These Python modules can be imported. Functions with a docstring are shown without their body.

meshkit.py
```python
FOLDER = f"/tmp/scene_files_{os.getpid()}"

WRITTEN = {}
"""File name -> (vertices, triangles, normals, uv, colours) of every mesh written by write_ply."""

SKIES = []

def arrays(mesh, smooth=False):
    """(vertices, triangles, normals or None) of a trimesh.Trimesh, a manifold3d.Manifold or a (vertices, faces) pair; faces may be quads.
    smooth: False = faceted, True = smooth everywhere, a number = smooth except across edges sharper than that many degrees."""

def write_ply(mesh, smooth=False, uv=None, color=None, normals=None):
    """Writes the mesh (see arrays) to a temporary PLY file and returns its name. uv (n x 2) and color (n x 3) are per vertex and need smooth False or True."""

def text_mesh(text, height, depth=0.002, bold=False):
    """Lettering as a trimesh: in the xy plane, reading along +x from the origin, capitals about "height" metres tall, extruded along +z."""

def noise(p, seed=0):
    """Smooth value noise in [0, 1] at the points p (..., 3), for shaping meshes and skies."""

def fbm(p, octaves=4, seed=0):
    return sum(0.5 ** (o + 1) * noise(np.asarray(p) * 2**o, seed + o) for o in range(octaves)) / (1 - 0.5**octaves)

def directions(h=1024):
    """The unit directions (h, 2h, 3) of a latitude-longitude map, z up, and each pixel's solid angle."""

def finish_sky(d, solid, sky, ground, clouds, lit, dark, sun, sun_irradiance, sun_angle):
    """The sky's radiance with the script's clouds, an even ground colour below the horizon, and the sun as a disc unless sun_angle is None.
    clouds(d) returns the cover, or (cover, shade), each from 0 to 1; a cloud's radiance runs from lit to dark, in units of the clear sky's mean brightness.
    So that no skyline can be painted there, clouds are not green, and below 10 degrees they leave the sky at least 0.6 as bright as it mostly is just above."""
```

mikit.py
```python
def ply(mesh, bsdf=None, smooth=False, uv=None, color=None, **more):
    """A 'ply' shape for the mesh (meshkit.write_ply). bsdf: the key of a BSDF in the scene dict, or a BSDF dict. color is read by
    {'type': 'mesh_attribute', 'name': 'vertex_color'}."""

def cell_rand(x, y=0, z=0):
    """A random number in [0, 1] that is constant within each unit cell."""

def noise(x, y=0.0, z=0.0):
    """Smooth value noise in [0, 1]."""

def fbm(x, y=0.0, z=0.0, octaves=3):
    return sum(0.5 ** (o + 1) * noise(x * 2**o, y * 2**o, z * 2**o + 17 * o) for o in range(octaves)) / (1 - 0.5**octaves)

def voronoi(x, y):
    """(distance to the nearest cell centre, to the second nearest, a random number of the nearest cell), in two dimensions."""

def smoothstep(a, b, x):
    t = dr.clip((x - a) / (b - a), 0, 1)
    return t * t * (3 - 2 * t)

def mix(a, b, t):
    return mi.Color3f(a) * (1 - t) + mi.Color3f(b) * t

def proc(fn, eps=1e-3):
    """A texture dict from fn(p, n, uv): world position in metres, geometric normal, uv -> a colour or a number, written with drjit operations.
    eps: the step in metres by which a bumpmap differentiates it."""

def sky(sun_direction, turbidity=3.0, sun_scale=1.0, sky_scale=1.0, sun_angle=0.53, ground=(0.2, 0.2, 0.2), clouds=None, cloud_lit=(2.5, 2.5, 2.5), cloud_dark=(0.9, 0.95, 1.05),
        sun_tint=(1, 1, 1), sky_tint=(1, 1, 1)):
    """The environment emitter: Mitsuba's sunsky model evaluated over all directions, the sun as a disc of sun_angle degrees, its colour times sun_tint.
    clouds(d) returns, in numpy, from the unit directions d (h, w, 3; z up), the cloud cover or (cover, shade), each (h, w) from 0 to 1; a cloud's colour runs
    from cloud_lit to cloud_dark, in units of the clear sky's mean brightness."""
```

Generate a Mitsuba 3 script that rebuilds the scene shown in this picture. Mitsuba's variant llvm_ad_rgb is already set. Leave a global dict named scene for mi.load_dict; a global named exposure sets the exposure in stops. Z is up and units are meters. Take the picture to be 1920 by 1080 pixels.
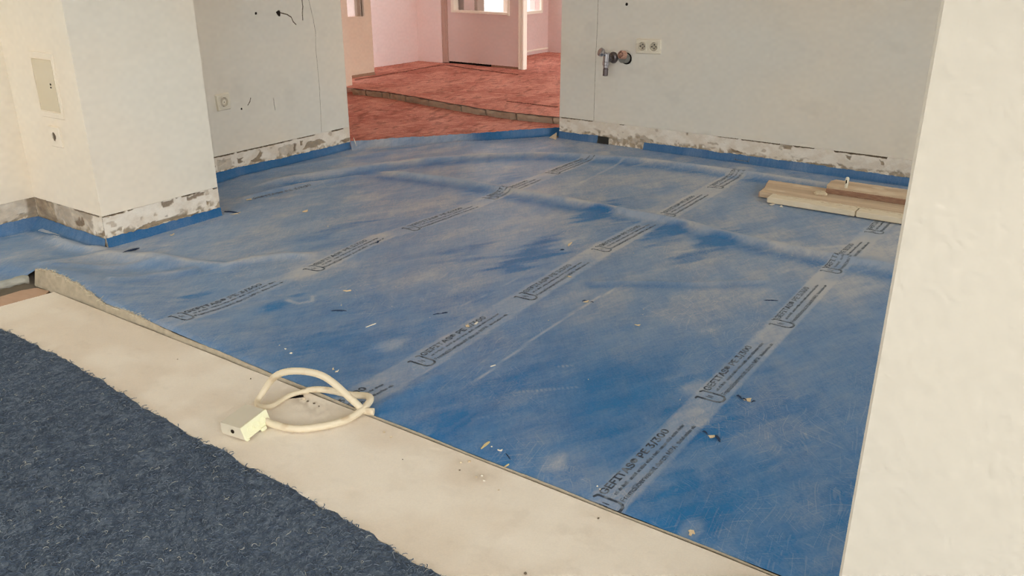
import math
import numpy as np
import trimesh
import manifold3d as m3
import drjit as dr
import mitsuba as mi
import mikit, meshkit
from shapely.geometry import Polygon
from mikit import proc, fbm, noise, smoothstep, mix, voronoi

T = mi.ScalarTransform4f
scene, labels = {'type': 'scene'}, {}
rng = np.random.default_rng(7)

# ------------------------------------------------------------------ camera, light, exposure
FOCAL, PITCH, YAW, EYE = 1595.0, math.atan(0.40), math.radians(34.6), 1.10
FW = np.array([math.cos(YAW) * math.cos(PITCH), math.sin(YAW) * math.cos(PITCH), -math.sin(PITCH)])
RT = np.array([math.sin(YAW), -math.cos(YAW), 0.0])
UP = np.cross(RT, FW)
scene['camera'] = {'type': 'perspective', 'fov_axis': 'x', 'fov': math.degrees(2 * math.atan(960 / FOCAL)), 'near_clip': 0.05, 'far_clip': 100.0,
                   'to_world': T().look_at(origin=[0, 0, EYE], target=(np.array([0, 0, EYE]) + FW).tolist(), up=[0, 0, 1])}
SKY = 1.0
scene['sky'] = mikit.sky([0.2, -0.5, 0.8], turbidity=5.0, sun_scale=0.0, sky_scale=SKY, ground=(0.30, 0.29, 0.27),
                         clouds=lambda d: np.ones(d.shape[:2]), cloud_lit=(1.0, 1.0, 1.0))
exposure = 5.35


def ray(x, y):
    return FW + RT * (x - 960) / FOCAL - UP * (y - 540) / FOCAL


def floor_at(x, y, z=0.0):
    d = ray(x, y)
    return np.array([0, 0, EYE]) + d * (z - EYE) / d[2]


def wall_x(x, y, X):
    d = ray(x, y)
    return np.array([0, 0, EYE]) + d * X / d[0]


def wall_y(x, y, Y):
    d = ray(x, y)
    return np.array([0, 0, EYE]) + d * Y / d[1]


# ------------------------------------------------------------------ helpers
def lin(r, g, b):
    c = np.array([r, g, b]) / 255.0
    return np.where(c <= 0.04045, c / 12.92, ((c + 0.055) / 1.055) ** 2.4).tolist()


def C(r, g, b):
    return mi.Color3f(*lin(r, g, b))


def mat(name, color, rough=0.6, spec=0.3, bump=None, bscale=0.001, beps=1e-3, metallic=0.0, two=True):
    tex = proc(color) if callable(color) else {'type': 'rgb', 'value': lin(*color)}
    b = {'type': 'principled', 'base_color': tex, 'roughness': rough, 'specular': spec, 'metallic': metallic}
    if bump is not None:
        b = {'type': 'bumpmap', 'tex': proc(bump, beps), 'scale': bscale, 'bsdf': b}
    scene['mat_' + name] = {'type': 'twosided', 'bsdf': b} if two else b


def add(key, mesh, m, smooth=False, uv=None, label=None, cat=None, group=None, kind=None):
    k, n = key, 0
    while k in scene:
        n += 1
        k = f'{key}_{n:03d}'
    scene[k] = mikit.ply(mesh, 'mat_' + m, smooth=smooth, uv=uv)
    note(k, label, cat, group, kind)
    return k


def note(k, label=None, cat=None, group=None, kind=None):
    e = {a: v for a, v in (('label', label), ('category', cat), ('group', group), ('kind', kind)) if v}
    if e:
        labels[k] = e


def cat_(*ms):
    return trimesh.util.concatenate(list(ms))


def tm(man):
    g = man.to_mesh()
    return trimesh.Trimesh(np.array(g.vert_properties[:, :3]), np.array(g.tri_verts), process=False)


def man(mesh):
    return m3.Manifold(m3.Mesh(np.asarray(mesh.vertices, np.float32), np.asarray(mesh.faces, np.uint32)))


def box(x0, x1, y0, y1, z0, z1, bev=0.0):
    if bev <= 0:
        b = trimesh.creation.box(extents=[x1 - x0, y1 - y0, z1 - z0])
        b.apply_translation([(x0 + x1) / 2, (y0 + y1) / 2, (z0 + z1) / 2])
        return b
    pts = []
    for ax in range(3):
        for sx in (0, 1):
            for sy in (0, 1):
                for sz in (0, 1):
                    i = [bev, bev, bev]
                    i[ax] = 0
                    pts.append([x0 + i[0] if sx == 0 else x1 - i[0], y0 + i[1] if sy == 0 else y1 - i[1], z0 + i[2] if sz == 0 else z1 - i[2]])
    return tm(m3.Manifold.hull_points(np.array(pts, np.float64)))


def tube(p, r, sides=16, caps=True):
    p = np.asarray(p, float)
    r = np.broadcast_to(np.asarray(r, float), (len(p),))
    t = np.gradient(p, axis=0)
    t /= np.linalg.norm(t, axis=1, keepdims=True)
    a = np.cross(t[0], [0.13, 0.2, 1.0])
    a /= np.linalg.norm(a)
    ang = np.arange(sides) * 2 * np.pi / sides
    vs = []
    for i in range(len(p)):
        a = a - t[i] * (a @ t[i])
        a /= np.linalg.norm(a)
        b = np.cross(t[i], a)
        vs.append(p[i] + r[i] * (np.cos(ang)[:, None] * a + np.sin(ang)[:, None] * b))
    v = np.vstack(vs)
    f = []
    for i in range(len(p) - 1):
        for j in range(sides):
            k = (j + 1) % sides
            f += [[i * sides + j, i * sides + k, (i + 1) * sides + k], [i * sides + j, (i + 1) * sides + k, (i + 1) * sides + j]]
    if caps:
        n = len(v)
        v = np.vstack([v, p[:1], p[-1:]])
        L = (len(p) - 1) * sides
        for j in range(sides):
            k = (j + 1) % sides
            f += [[n, k, j], [n + 1, L + j, L + k]]
    return trimesh.Trimesh(v, np.array(f), process=False)


def spline(p, n=60):
    from scipy.interpolate import CubicSpline
    p = np.asarray(p, float)
    s = np.r_[0, np.cumsum(np.linalg.norm(np.diff(p, axis=0), axis=1))]
    return CubicSpline(s, p)(np.linspace(0, s[-1], n))


def lathe(profile, axis_o, axis_d, sides=28):
    """profile: (r, h) along the axis"""
    d = np.asarray(axis_d, float) / np.linalg.norm(axis_d)
    a = np.cross(d, [0.31, 0.2, 0.9])
    a /= np.linalg.norm(a)
    b = np.cross(d, a)
    ang = np.arange(sides) * 2 * np.pi / sides
    ring = np.cos(ang)[:, None] * a + np.sin(ang)[:, None] * b
    v = np.vstack([np.asarray(axis_o) + d * h + max(r, 1e-5) * ring for r, h in profile])
    f = []
    for i in range(len(profile) - 1):
        for j in range(sides):
            k = (j + 1) % sides
            f += [[i * sides + j, i * sides + k, (i + 1) * sides + k], [i * sides + j, (i + 1) * sides + k, (i + 1) * sides + j]]
    return trimesh.Trimesh(v, np.array(f), process=False)


def prism(poly, frame_o, ex, ey, ez, depth):
    """extrude 2d polygon (list of points) by depth along ez"""
    m = trimesh.creation.extrude_polygon(Polygon(poly).buffer(0), depth, engine='earcut')
    R = np.eye(4)
    R[:3, 0], R[:3, 1], R[:3, 2], R[:3, 3] = ex, ey, ez, frame_o
    m.apply_transform(R)
    if np.linalg.det(R[:3, :3]) < 0:
        m.invert()
    return m


def polydist(P, pts):
    """distance from points P (n,2) to polyline, and fraction along it"""
    best = np.full(len(P), 1e9)
    frac = np.zeros(len(P))
    pts = np.asarray(pts, float)
    seg = np.linalg.norm(np.diff(pts, axis=0), axis=1)
    cum = np.r_[0, np.cumsum(seg)] / seg.sum()
    side = np.zeros(len(P))
    for i in range(len(pts) - 1):
        a, b = pts[i], pts[i + 1]
        d = b - a
        t = np.clip(((P - a) @ d) / (d @ d), 0, 1)
        q = P - a - t[:, None] * d
        dist = np.hypot(q[:, 0], q[:, 1])
        m = dist < best
        best[m] = dist[m]
        frac[m] = cum[i] + t[m] * (cum[i + 1] - cum[i])
        side[m] = np.sign(d[0] * q[m, 1] - d[1] * q[m, 0])
    return best, frac, side


def sstep(a, b, x):
    t = np.clip((x - a) / (b - a), 0, 1)
    return t * t * (3 - 2 * t)


# ------------------------------------------------------------------ materials
def plaster_color(base, warm, spots=1.0):
    def fn(p, n, uv):
        a = fbm(p.x * 1.7 + 3, p.y * 1.7, p.z * 1.7, 3)
        b = noise(p.x * 55, p.y * 55, p.z * 55)
        c = fbm(p.x * 9 + 11, p.y * 9, p.z * 9, 3)
        k = mix(C(*base), C(*warm), smoothstep(0.3, 0.7, a))
        k = k * (0.96 + 0.06 * b)
        st = smoothstep(0.60, 0.85, c) * 0.05 * spots
        return k * (1 - st)
    return fn


def orange_peel(p, n, uv):
    return noise(p.x * 160, p.y * 160, p.z * 160) * 0.6 + noise(p.x * 60, p.y * 60, p.z * 60)


mat('wall', plaster_color((219, 215, 203), (226, 217, 200)), 0.75, 0.2, orange_peel, 0.0004)
mat('wall_warm', plaster_color((228, 222, 207), (233, 222, 203), 0.5), 0.75, 0.2, orange_peel, 0.0006)
mat('pier', plaster_color((203, 197, 183), (206, 199, 183), 0.2), 0.8, 0.2, lambda p, n, uv: fbm(p.x * 130, p.y * 130, p.z * 130, 2), 0.0016)
mat('core', lambda p, n, uv: mix(C(96, 86, 72), C(120, 106, 90), fbm(p.x * 40, p.y * 40, p.z * 40, 2)), 0.9, 0.1)
mat('ceiling', (228, 224, 214), 0.8, 0.2)
mat('bounce_tint_wall', plaster_color((240, 224, 222), (241, 222, 219), 0.3), 0.8, 0.2)  # pinkish base colour carries the light bounced off the red floor
mat('bounce_tint_panel', plaster_color((224, 203, 199), (219, 197, 192), 0.3), 0.6, 0.3)  # panels likewise tinted for the red floor bounce
mat('joint', (84, 50, 42), 0.9, 0.1)
mat('post_pink', (190, 160, 148), 0.6, 0.3)
mat('tan_panel', plaster_color((214, 192, 170), (207, 182, 160), 0.3), 0.6, 0.3)
mat('filler', (158, 150, 134), 0.9, 0.1)  # fill tone of fine cracks, darkened for the shade inside them
mat('dark', (24, 21, 19), 0.9, 0.1)
mat('hole', (42, 36, 30), 0.9, 0.1)


def band_color(p, n, uv):
    """stripped skirting strip: old white paint over filler; uv.x = bared substrate, uv.y = crumbly grey-brown"""
    a = fbm(p.x * 25, p.y * 25, p.z * 25, 3)
    b = noise(p.x * 210, p.y * 210, p.z * 210)
    white = mix(C(230, 222, 208), C(218, 207, 190), smoothstep(0.35, 0.7, a))
    sub = mix(C(150, 137, 118), C(172, 154, 130), smoothstep(0.3, 0.7, fbm(p.x * 60 + 5, p.y * 60, p.z * 60, 2)))
    gray = mix(C(140, 122, 104), C(104, 88, 74), b)
    k = mix(white, sub, uv.x)
    return mix(k, gray, uv.y) * (0.94 + 0.1 * b)


mat('band', band_color, 0.9, 0.1, lambda p, n, uv: fbm(p.x * 180, p.y * 180, p.z * 180, 2), 0.0012)


def sheet_color(p, n, uv):
    """blue film; uv.x = dust cover, uv.y = clean upturned film, darkened to offset its stronger light"""
    x, y = p.x, p.y
    f1 = fbm(x * 7 + 3, y * 15, 0.0, 4)
    f2 = noise(x * 310, y * 310, p.z * 310)
    f3 = fbm((x - y * 0.3) * 30, (y + x * 0.35) * 120, 4.0, 3)
    f4 = fbm((x + y * 1.3) * 22, (y - x * 0.75) * 160, 9.0, 3)
    # single thin strokes
    wx, wy = x + 0.05 * noise(x * 9, y * 9, 1.0), y + 0.05 * noise(x * 9 + 5, y * 9, 4.0)
    s1 = smoothstep(0.80, 0.86, noise((wx + 0.2 * wy) * 16, (wy - 0.2 * wx) * 420, 2.0))
    s2 = smoothstep(0.83, 0.88, noise((wx - 0.9 * wy) * 14, (wy + 0.9 * wx) * 330, 5.0))
    s3 = smoothstep(0.84, 0.89, noise((wx * 0.5 + wy) * 18, (wx - 0.5 * wy) * 400, 8.0))
    d = uv.x * (0.82 + 0.36 * f1) + (f3 - 0.5) * 0.26 * (0.35 + uv.x) + (f4 - 0.5) * 0.20 * (0.35 + uv.x)
    d = d + (f2 - 0.5) * 0.14 + (s1 + s2 + s3) * 0.17 * smoothstep(0.45, 0.7, fbm(x * 3.1 + 7, y * 3.7, 6.0, 2)) * (1 - uv.y)
    d = dr.clip(d, 0.0, 1.0)
    blue = mix(C(26, 102, 160), C(46, 116, 170), f1)
    dust = mix(C(150, 165, 184), C(177, 180, 184), smoothstep(0.35, 0.75, fbm(x * 5, y * 9, 1.0, 3)))
    return mix(blue * (1 - 0.28 * uv.y), dust, d)  # upturns: clean film, also darkened in colour because they catch more light


mat('sheet', sheet_color, 0.42, 0.35, lambda p, n, uv: fbm(p.x * 22, p.y * 40, p.z * 22, 3) + 0.25 * noise(p.x * 240, p.y * 240, 0.0), 0.0016, 2e-3)
mat('ink', lambda p, n, uv: mix(C(58, 68, 80), C(112, 122, 132), smoothstep(0.40, 0.68, fbm(p.x * 90, p.y * 90, 0.0, 3) + 0.16 * smoothstep(1.6, 2.8, p.x))), 0.6, 0.2)


def paper_color(p, n, uv):
    a = fbm(p.x * 6, p.y * 6, 0.0, 3)
    b = noise(p.x * 420, p.y * 420, 0.0)
    c = fbm(p.x * 30 + 4, p.y * 22, 0.0, 3)
    k = mix(C(226, 217, 201), C(217, 205, 187), smoothstep(0.3, 0.7, a)) * (0.97 + 0.05 * b)
    return mix(k, C(148, 130, 108), smoothstep(0.62, 0.85, c) * 0.07 + uv.x * 0.6)


mat('paper', paper_color, 0.85, 0.15, lambda p, n, uv: fbm(p.x * 24, p.y * 24, 0.0, 3) + 0.12 * noise(p.x * 300, p.y * 300, 0.0), 0.0035, 2e-3)


def carpet_color(p, n, uv):
    a = fbm(p.x * 40, p.y * 75, 0.0, 3)
    b = fbm((p.x + p.y) * 190, (p.y - p.x) * 240, 3.0, 3)
    c = noise(p.x * 700, p.y * 700, 2.0)
    k = mix(C(64, 75, 90), C(98, 110, 124), smoothstep(0.25, 0.75, 0.5 * a + 0.5 * b))
    k = mix(k, C(134, 142, 150), smoothstep(0.66, 0.8, b) * 0.5)
    return k * (0.8 + 0.4 * c)


mat('carpet', carpet_color, 0.95, 0.05)
mat('fibre_dark', (72, 84, 100), 0.9, 0.1)
mat('fibre_mid', (112, 122, 134), 0.9, 0.1)
mat('fibre_light', (168, 168, 160), 0.9, 0.1)
mat('sub', lambda p, n, uv: mix(C(120, 112, 100), C(150, 140, 124), fbm(p.x * 12, p.y * 12, 0.0, 3)), 0.9, 0.1)


def red_color(p, n, uv):
    a = fbm(p.x * 4, p.y * 6, 0.0, 4)
    b = fbm((p.x - p.y) * 18, (p.x + p.y) * 55, 2.0, 3)
    c = noise(p.x * 200, p.y * 200, 0.0)
    k = mix(C(166, 104, 92), C(198, 142, 128), smoothstep(0.3, 0.7, 0.5 * a + 0.5 * b))
    k = mix(k, C(112, 74, 64), smoothstep(0.55, 0.78, fbm((p.x + 0.3 * p.y) * 9, (p.y - 0.3 * p.x) * 30, 5.0, 3)) * 0.45)
    k = mix(k, C(214, 166, 150), smoothstep(0.68, 0.8, b) * 0.4)
    return k * (0.86 + 0.24 * c)


mat('red', red_color, 0.9, 0.1, lambda p, n, uv: fbm(p.x * 40, p.y * 60, p.z * 40, 3), 0.008, 3e-3)
mat('screed', lambda p, n, uv: mix(C(166, 158, 140), C(196, 184, 162), fbm(p.x * 30, p.y * 30, p.z * 30, 3)), 0.95, 0.1,
    lambda p, n, uv: fbm(p.x * 90, p.y * 90, p.z * 90, 3), 0.004)
mat('felt', lambda p, n, uv: mix(C(150, 142, 124), C(190, 178, 156), fbm(p.x * 60, p.y * 60, p.z * 60, 3)), 0.95, 0.05)
mat('felt_gray', lambda p, n, uv: mix(C(136, 138, 132), C(182, 182, 170), fbm(p.x * 40, p.y * 40, p.z * 90, 3)), 0.95, 0.05)
mat('lint', (206, 198, 176), 0.95, 0.05)


def wood_color(p, n, uv):
    a = fbm(p.x * 30, p.y * 3, p.z * 30, 3)
    b = noise(p.x * 260, p.y * 30, p.z * 260)
    k = mix(C(190, 168, 142), C(206, 184, 156), smoothstep(0.3, 0.7, a)) * (0.9 + 0.14 * b)
    return mix(k, C(222, 208, 184), smoothstep(0.58, 0.75, fbm(p.x * 14, p.y * 9, 3.0, 3)) * 0.5)


mat('board', wood_color, 0.8, 0.15)
mat('board_edge', lambda p, n, uv: mix(C(136, 104, 86), C(162, 130, 108), noise(p.x * 160, p.y * 60, p.z * 240)), 0.9, 0.1)
mat('cream', lambda p, n, uv: mix(C(214, 200, 172), C(226, 214, 190), fbm(p.x * 40, p.y * 12, p.z * 40, 3)), 0.6, 0.3)
mat('glue', lambda p, n, uv: mix(C(196, 180, 152), C(222, 208, 180), noise(p.x * 160, p.y * 160, p.z * 160)), 0.9, 0.1)
mat('cardboard', lambda p, n, uv: mix(C(190, 160, 138), C(174, 146, 122), fbm(p.x * 40, p.y * 14, 0.0, 3)), 0.9, 0.1)
mat('plastic', (224, 220, 202), 0.4, 0.4)
mat('plastic_box', (200, 193, 174), 0.45, 0.4)
mat('plastic_front', (230, 230, 196), 0.4, 0.4)
mat('cable', lambda p, n, uv: mix(C(214, 202, 176), C(196, 178, 148), smoothstep(0.55, 0.8, fbm(p.x * 40, p.y * 40, p.z * 40, 3))), 0.5, 0.35)
mat('socket', (222, 214, 194), 0.35, 0.45)
mat('socket_cup_shade', (186, 177, 158), 0.4, 0.4)  # darker tone painted so the socket cup looks deeper
mat('cabinet', lambda p, n, uv: mix(C(214, 204, 182), C(206, 192, 162), fbm(p.x * 3, p.y * 6, p.z * 6, 2)), 0.5, 0.35)
mat('chrome', (178, 176, 180), 0.25, 0.5, metallic=1.0)
mat('steel_dark', (112, 104, 104), 0.4, 0.5, metallic=0.9)
mat('pipe_gray', (118, 118, 112), 0.5, 0.4)
mat('pipe_cut', lambda p, n, uv: mix(C(196, 160, 140), C(164, 120, 104), noise(p.x * 200, p.y * 200, p.z * 200)), 0.7, 0.2)
mat('crumb', lambda p, n, uv: mix(C(214, 206, 190), C(232, 226, 212), noise(p.x * 300, p.y * 300, p.z * 300)), 0.9, 0.1)
mat('flake', lambda p, n, uv: mix(C(206, 184, 148), C(222, 204, 172), noise(p.x * 220, p.y * 220, p.z * 220)), 0.9, 0.1)
mat('straw', (204, 184, 138), 0.7, 0.2)
mat('film_dark', (34, 52, 78), 0.5, 0.3)
mat('black_tape', (52, 52, 48), 0.7, 0.2)
mat('white_frame', (244, 238, 224), 0.5, 0.3)
mat('gray_frame', (150, 136, 122), 0.5, 0.3)
scene['mat_glass'] = {'type': 'thindielectric', 'int_ior': 1.5}

# ------------------------------------------------------------------ the setting: three rooms
YL, YC, XR = 3.593, 3.103, 4.498       # left wall, column front, right wall of the blue room
PL = 0.011                             # plaster thickness
G = 0.132                              # height of the old skirting groove
HC = 2.7


def cut(mesh, cutters):
    a = man(mesh)
    for c in cutters:
        a = a - man(c)
    return tm(a)


FILL = []  # dark inserts that paint the shade inside cracks and holes


def crack_cutters(pts, to3, width, depth, nrm):
    """thin prisms along a polyline of wall points"""
    out = []
    for a, b in zip(pts[:-1], pts[1:]):
        a, b = np.array(a, float), np.array(b, float)
        d = b - a
        d /= np.linalg.norm(d)
        s = np.array([-d[1], d[0]]) * width / 2
        P = [a - s - d * 0.002, b - s + d * 0.002, b + s + d * 0.002, a + s - d * 0.002]
        pts3 = []
        for q in P:
            w = to3(*q)
            pts3 += [w + nrm * 0.004, w - nrm * depth]
        out.append(tm(m3.Manifold.hull_points(np.array(pts3))))
        pts4 = []
        for q in P:
            pts4 += [to3(*q) - nrm * .0012, to3(*q) - nrm * (depth - .0004)]
        FILL.append(('crack_fine' if width < .0045 else 'crack', tm(m3.Manifold.hull_points(np.array(pts4)))))  # dark fill painted into the crack for the shade inside
    return out


def hole_cutter(c, nrm, r, depth, seed=0, irregular=0.0):
    rr = np.random.default_rng(seed)
    d = np.asarray(nrm, float)
    a = np.array([0, 0, 1.0])
    b = np.cross(d, a)
    pts = []
    for k in range(9):
        t = k / 9 * 2 * np.pi
        q = r * (1 + irregular * rr.uniform(-1, 1))
        o = np.asarray(c) + q * (math.cos(t) * a + math.sin(t) * b)
        pts += [o + d * 0.004, o - d * depth]
    low = [p - d * .0055 if i_ % 2 == 0 else p + d * .0004 for i_, p in enumerate(pts)]
    FILL.append(('hole_shade_plug', tm(m3.Manifold.hull_points(np.array(low)))))  # dark plug added so the hole bottom reads as shaded
    return tm(m3.Manifold.hull_points(np.array(pts)))


# floors
add('floor', box(-2.75, 4.9, -2.75, 5.2, -0.12, -0.012), 'sub', kind='structure')

# left wall of the blue room
NL = np.array([0, -1.0, 0])
toL = lambda u, z: np.array([u, YL, z])
lp = lambda x, y: wall_y(x, y, YL)[[0, 2]]
cr = []
cr += crack_cutters([lp(*q) for q in [(579, 0), (586, 30), (592, 62), (592, 92), (595, 120), (599, 165), (601, 205), (603, 247)]], toL, 0.0030, 0.004, NL)
cr += crack_cutters([lp(*q) for q in [(566, -2), (568, 12), (567, 24), (568, 38)]], toL, 0.006, 0.005, NL)
cr += crack_cutters([lp(*q) for q in [(526, 24), (538, 27), (546, 32), (550, 41), (555, 46)]], toL, 0.006, 0.005, NL)
cr += crack_cutters([lp(*q) for q in [(465, 197), (469, 190), (470, 184)]], toL, 0.005, 0.005, NL)
cr += crack_cutters([lp(*q) for q in [(513, 184), (514, 195), (516, 206)]], toL, 0.004, 0.004, NL)
wl = cut(box(2.2, 3.538, YL, YL + 0.16, G, HC), cr + [hole_cutter(wall_y(480, 25, YL), NL, 0.007, 0.009, 1), hole_cutter(wall_y(523, 24, YL), NL, 0.016, 0.009, 2, 0.45),
                                                      hole_cutter(wall_y(453, 204, YL), NL, 0.006, 0.008, 3, 0.2)])
add('wall_left', wl, 'wall', kind='structure')
for kd, fm in FILL:
    add('wall_left__' + kd.replace('_fine', ''), fm, {'crack': 'core', 'crack_fine': 'filler', 'hole_shade_plug': 'hole'}[kd])
FILL.clear()
add('wall_left__brick_core', box(2.2, 3.53, YL + PL, YL + 0.15, 0.0, G + 0.9), 'core')
# return of the left wall and the passage wall behind it
add('wall_passage', box(3.40, 3.538, YL + 0.16, 5.30, 0, HC), 'tan_panel', kind='structure')

# column
NC = np.array([0, -1.0, 0])
toC = lambda u, z: np.array([u, YC, z])
add('wall_column', box(1.70, 2.24, YC, 3.80, G, HC, 0.0008), 'wall_warm', kind='structure')
add('wall_column__brick_core', box(1.70 + PL, 2.24 - PL, YC + PL, 3.78, 0, G + 0.05), 'core')
# far left wall
YF = 3.60
add('wall_far_left', box(-2.75, 1.71, YF, YF + 0.15, G, HC), 'wall_warm', kind='structure')
add('wall_far_left__brick_core', box(-2.7, 1.71, YF + PL, YF + 0.14, 0, G + 0.05), 'core')

# right wall with the corner strip to its left
NR = np.array([-1.0, 0, 0])
toR = lambda u, z: np.array([XR, u, z])
rp = lambda x, y: wall_x(x, y, XR)[[1, 2]]
cr = crack_cutters([rp(*q) for q in [(1122, -10), (1119.5, 60), (1117, 110), (1115, 170), (1113.5, 226)]], toR, 0.003, 0.005, NR)
wr = cut(box(XR, XR + 0.12, -2.75, 2.747, G, HC), cr + [hole_cutter(wall_x(1175, 8, XR), NR, 0.0085, 0.009, 4)])
add('wall_right', wr, 'wall', kind='structure')
for kd, fm in FILL:
    add('wall_right__' + kd.replace('_fine', ''), fm, {'crack': 'core', 'crack_fine': 'filler', 'hole_shade_plug': 'hole'}[kd])
add('wall_right__brick_core', box(XR + PL, XR + 0.11, -2.7, 2.74, 0, HC - 0.1), 'core')

# wall between the carpet room and the blue room: only its end shows at the right
add('wall_pier', box(1.08, 1.345, -2.75, 0.172, -0.01, HC, 0.004), 'pier', kind='structure')

# outer walls with their windows, all outside the frame
def window_wall(name, axis, at, lo, hi, openings, m='wall_warm', th=0.2, sgn=-1, z0=-0.01):
    b = box(at - th, at, lo, hi, z0, HC) if axis == 0 else box(lo, hi, at - th, at, z0, HC)
    cs = []
    for (a, c, za, zb) in openings:
        cs.append(box(at - th - 0.1, at + 0.1, a, c, za, zb) if axis == 0 else box(a, c, at - th - 0.1, at + 0.1, za, zb))
    add(name, cut(b, cs), m, kind='structure')


window_wall('wall_back', 0, -2.6, -2.75, 3.75, [(-2.2, 2.9, 0.75, 2.42)])
window_wall('wall_window_side', 1, -2.6, -2.75, 4.62, [(-2.4, 0.9, 0.4, 2.5), (1.7, 4.1, 0.6, 2.4)])
add('ceiling', box(-2.8, 10.2, -2.8, 6.0, HC, HC + 0.1), 'ceiling', kind='structure')

# second room
window_wall('wall_red_room_window', 1, 1.4, 4.63, 10.2, [(4.8, 9.9, 0.15, 2.65)], m='bounce_tint_wall')
add('wall_red_room_end', box(10.0, 10.2, 1.2, 6.0, -0.1, HC), 'bounce_tint_wall', kind='structure')
add('wall_red_room_back', box(5.02, 6.72, 5.725, 5.9, 0.0, HC), 'bounce_tint_wall', kind='structure')
add('wall_red_room_left', box(3.40, 5.02, 5.115, 5.30, 0.0, HC), 'tan_panel', kind='structure')
add('wall_red_room_return', box(6.66, 6.76, 5.42, 5.73, 0.05, HC), 'bounce_tint_wall', kind='structure')
add('wall_alcove_end', box(8.06, 8.2, 3.2, 5.30, 0.0, HC), 'bounce_tint_panel', kind='structure')
w = cut(box(6.76, 8.2, 5.09, 5.22, 0.0, HC), [box(6.885, 7.90, 5.0, 5.4, 0.49, 2.1)])
add('wall_alcove_side', box(6.775, 6.86, 5.225, 5.72, 0.0, HC), 'gray_frame', kind='structure')
add('wall_alcove_back', w, 'bounce_tint_panel', kind='structure')
add('wall_alcove_back__pilaster', box(6.755, 6.86, 5.055, 5.09, 0.05, 2.4), 'gray_frame')
add('wall_alcove_back__sill_frame', cat_(box(6.86, 7.93, 5.075, 5.10, 0.462, 0.49), box(7.90, 7.93, 5.075, 5.10, 0.49, 2.1), box(6.855, 6.885, 5.075, 5.10, 0.49, 2.1), box(7.245, 7.30, 5.075, 5.10, 0.49, 2.1)), 'white_frame')
add('wall_alcove_back__pane', box(6.885, 7.90, 5.15, 5.154, 0.49, 2.1), 'glass')
add('trim_1', box(6.8, 8.05, 5.074, 5.09, 0.085, 0.10, 0.002), 'white_frame', kind='structure')


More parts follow.
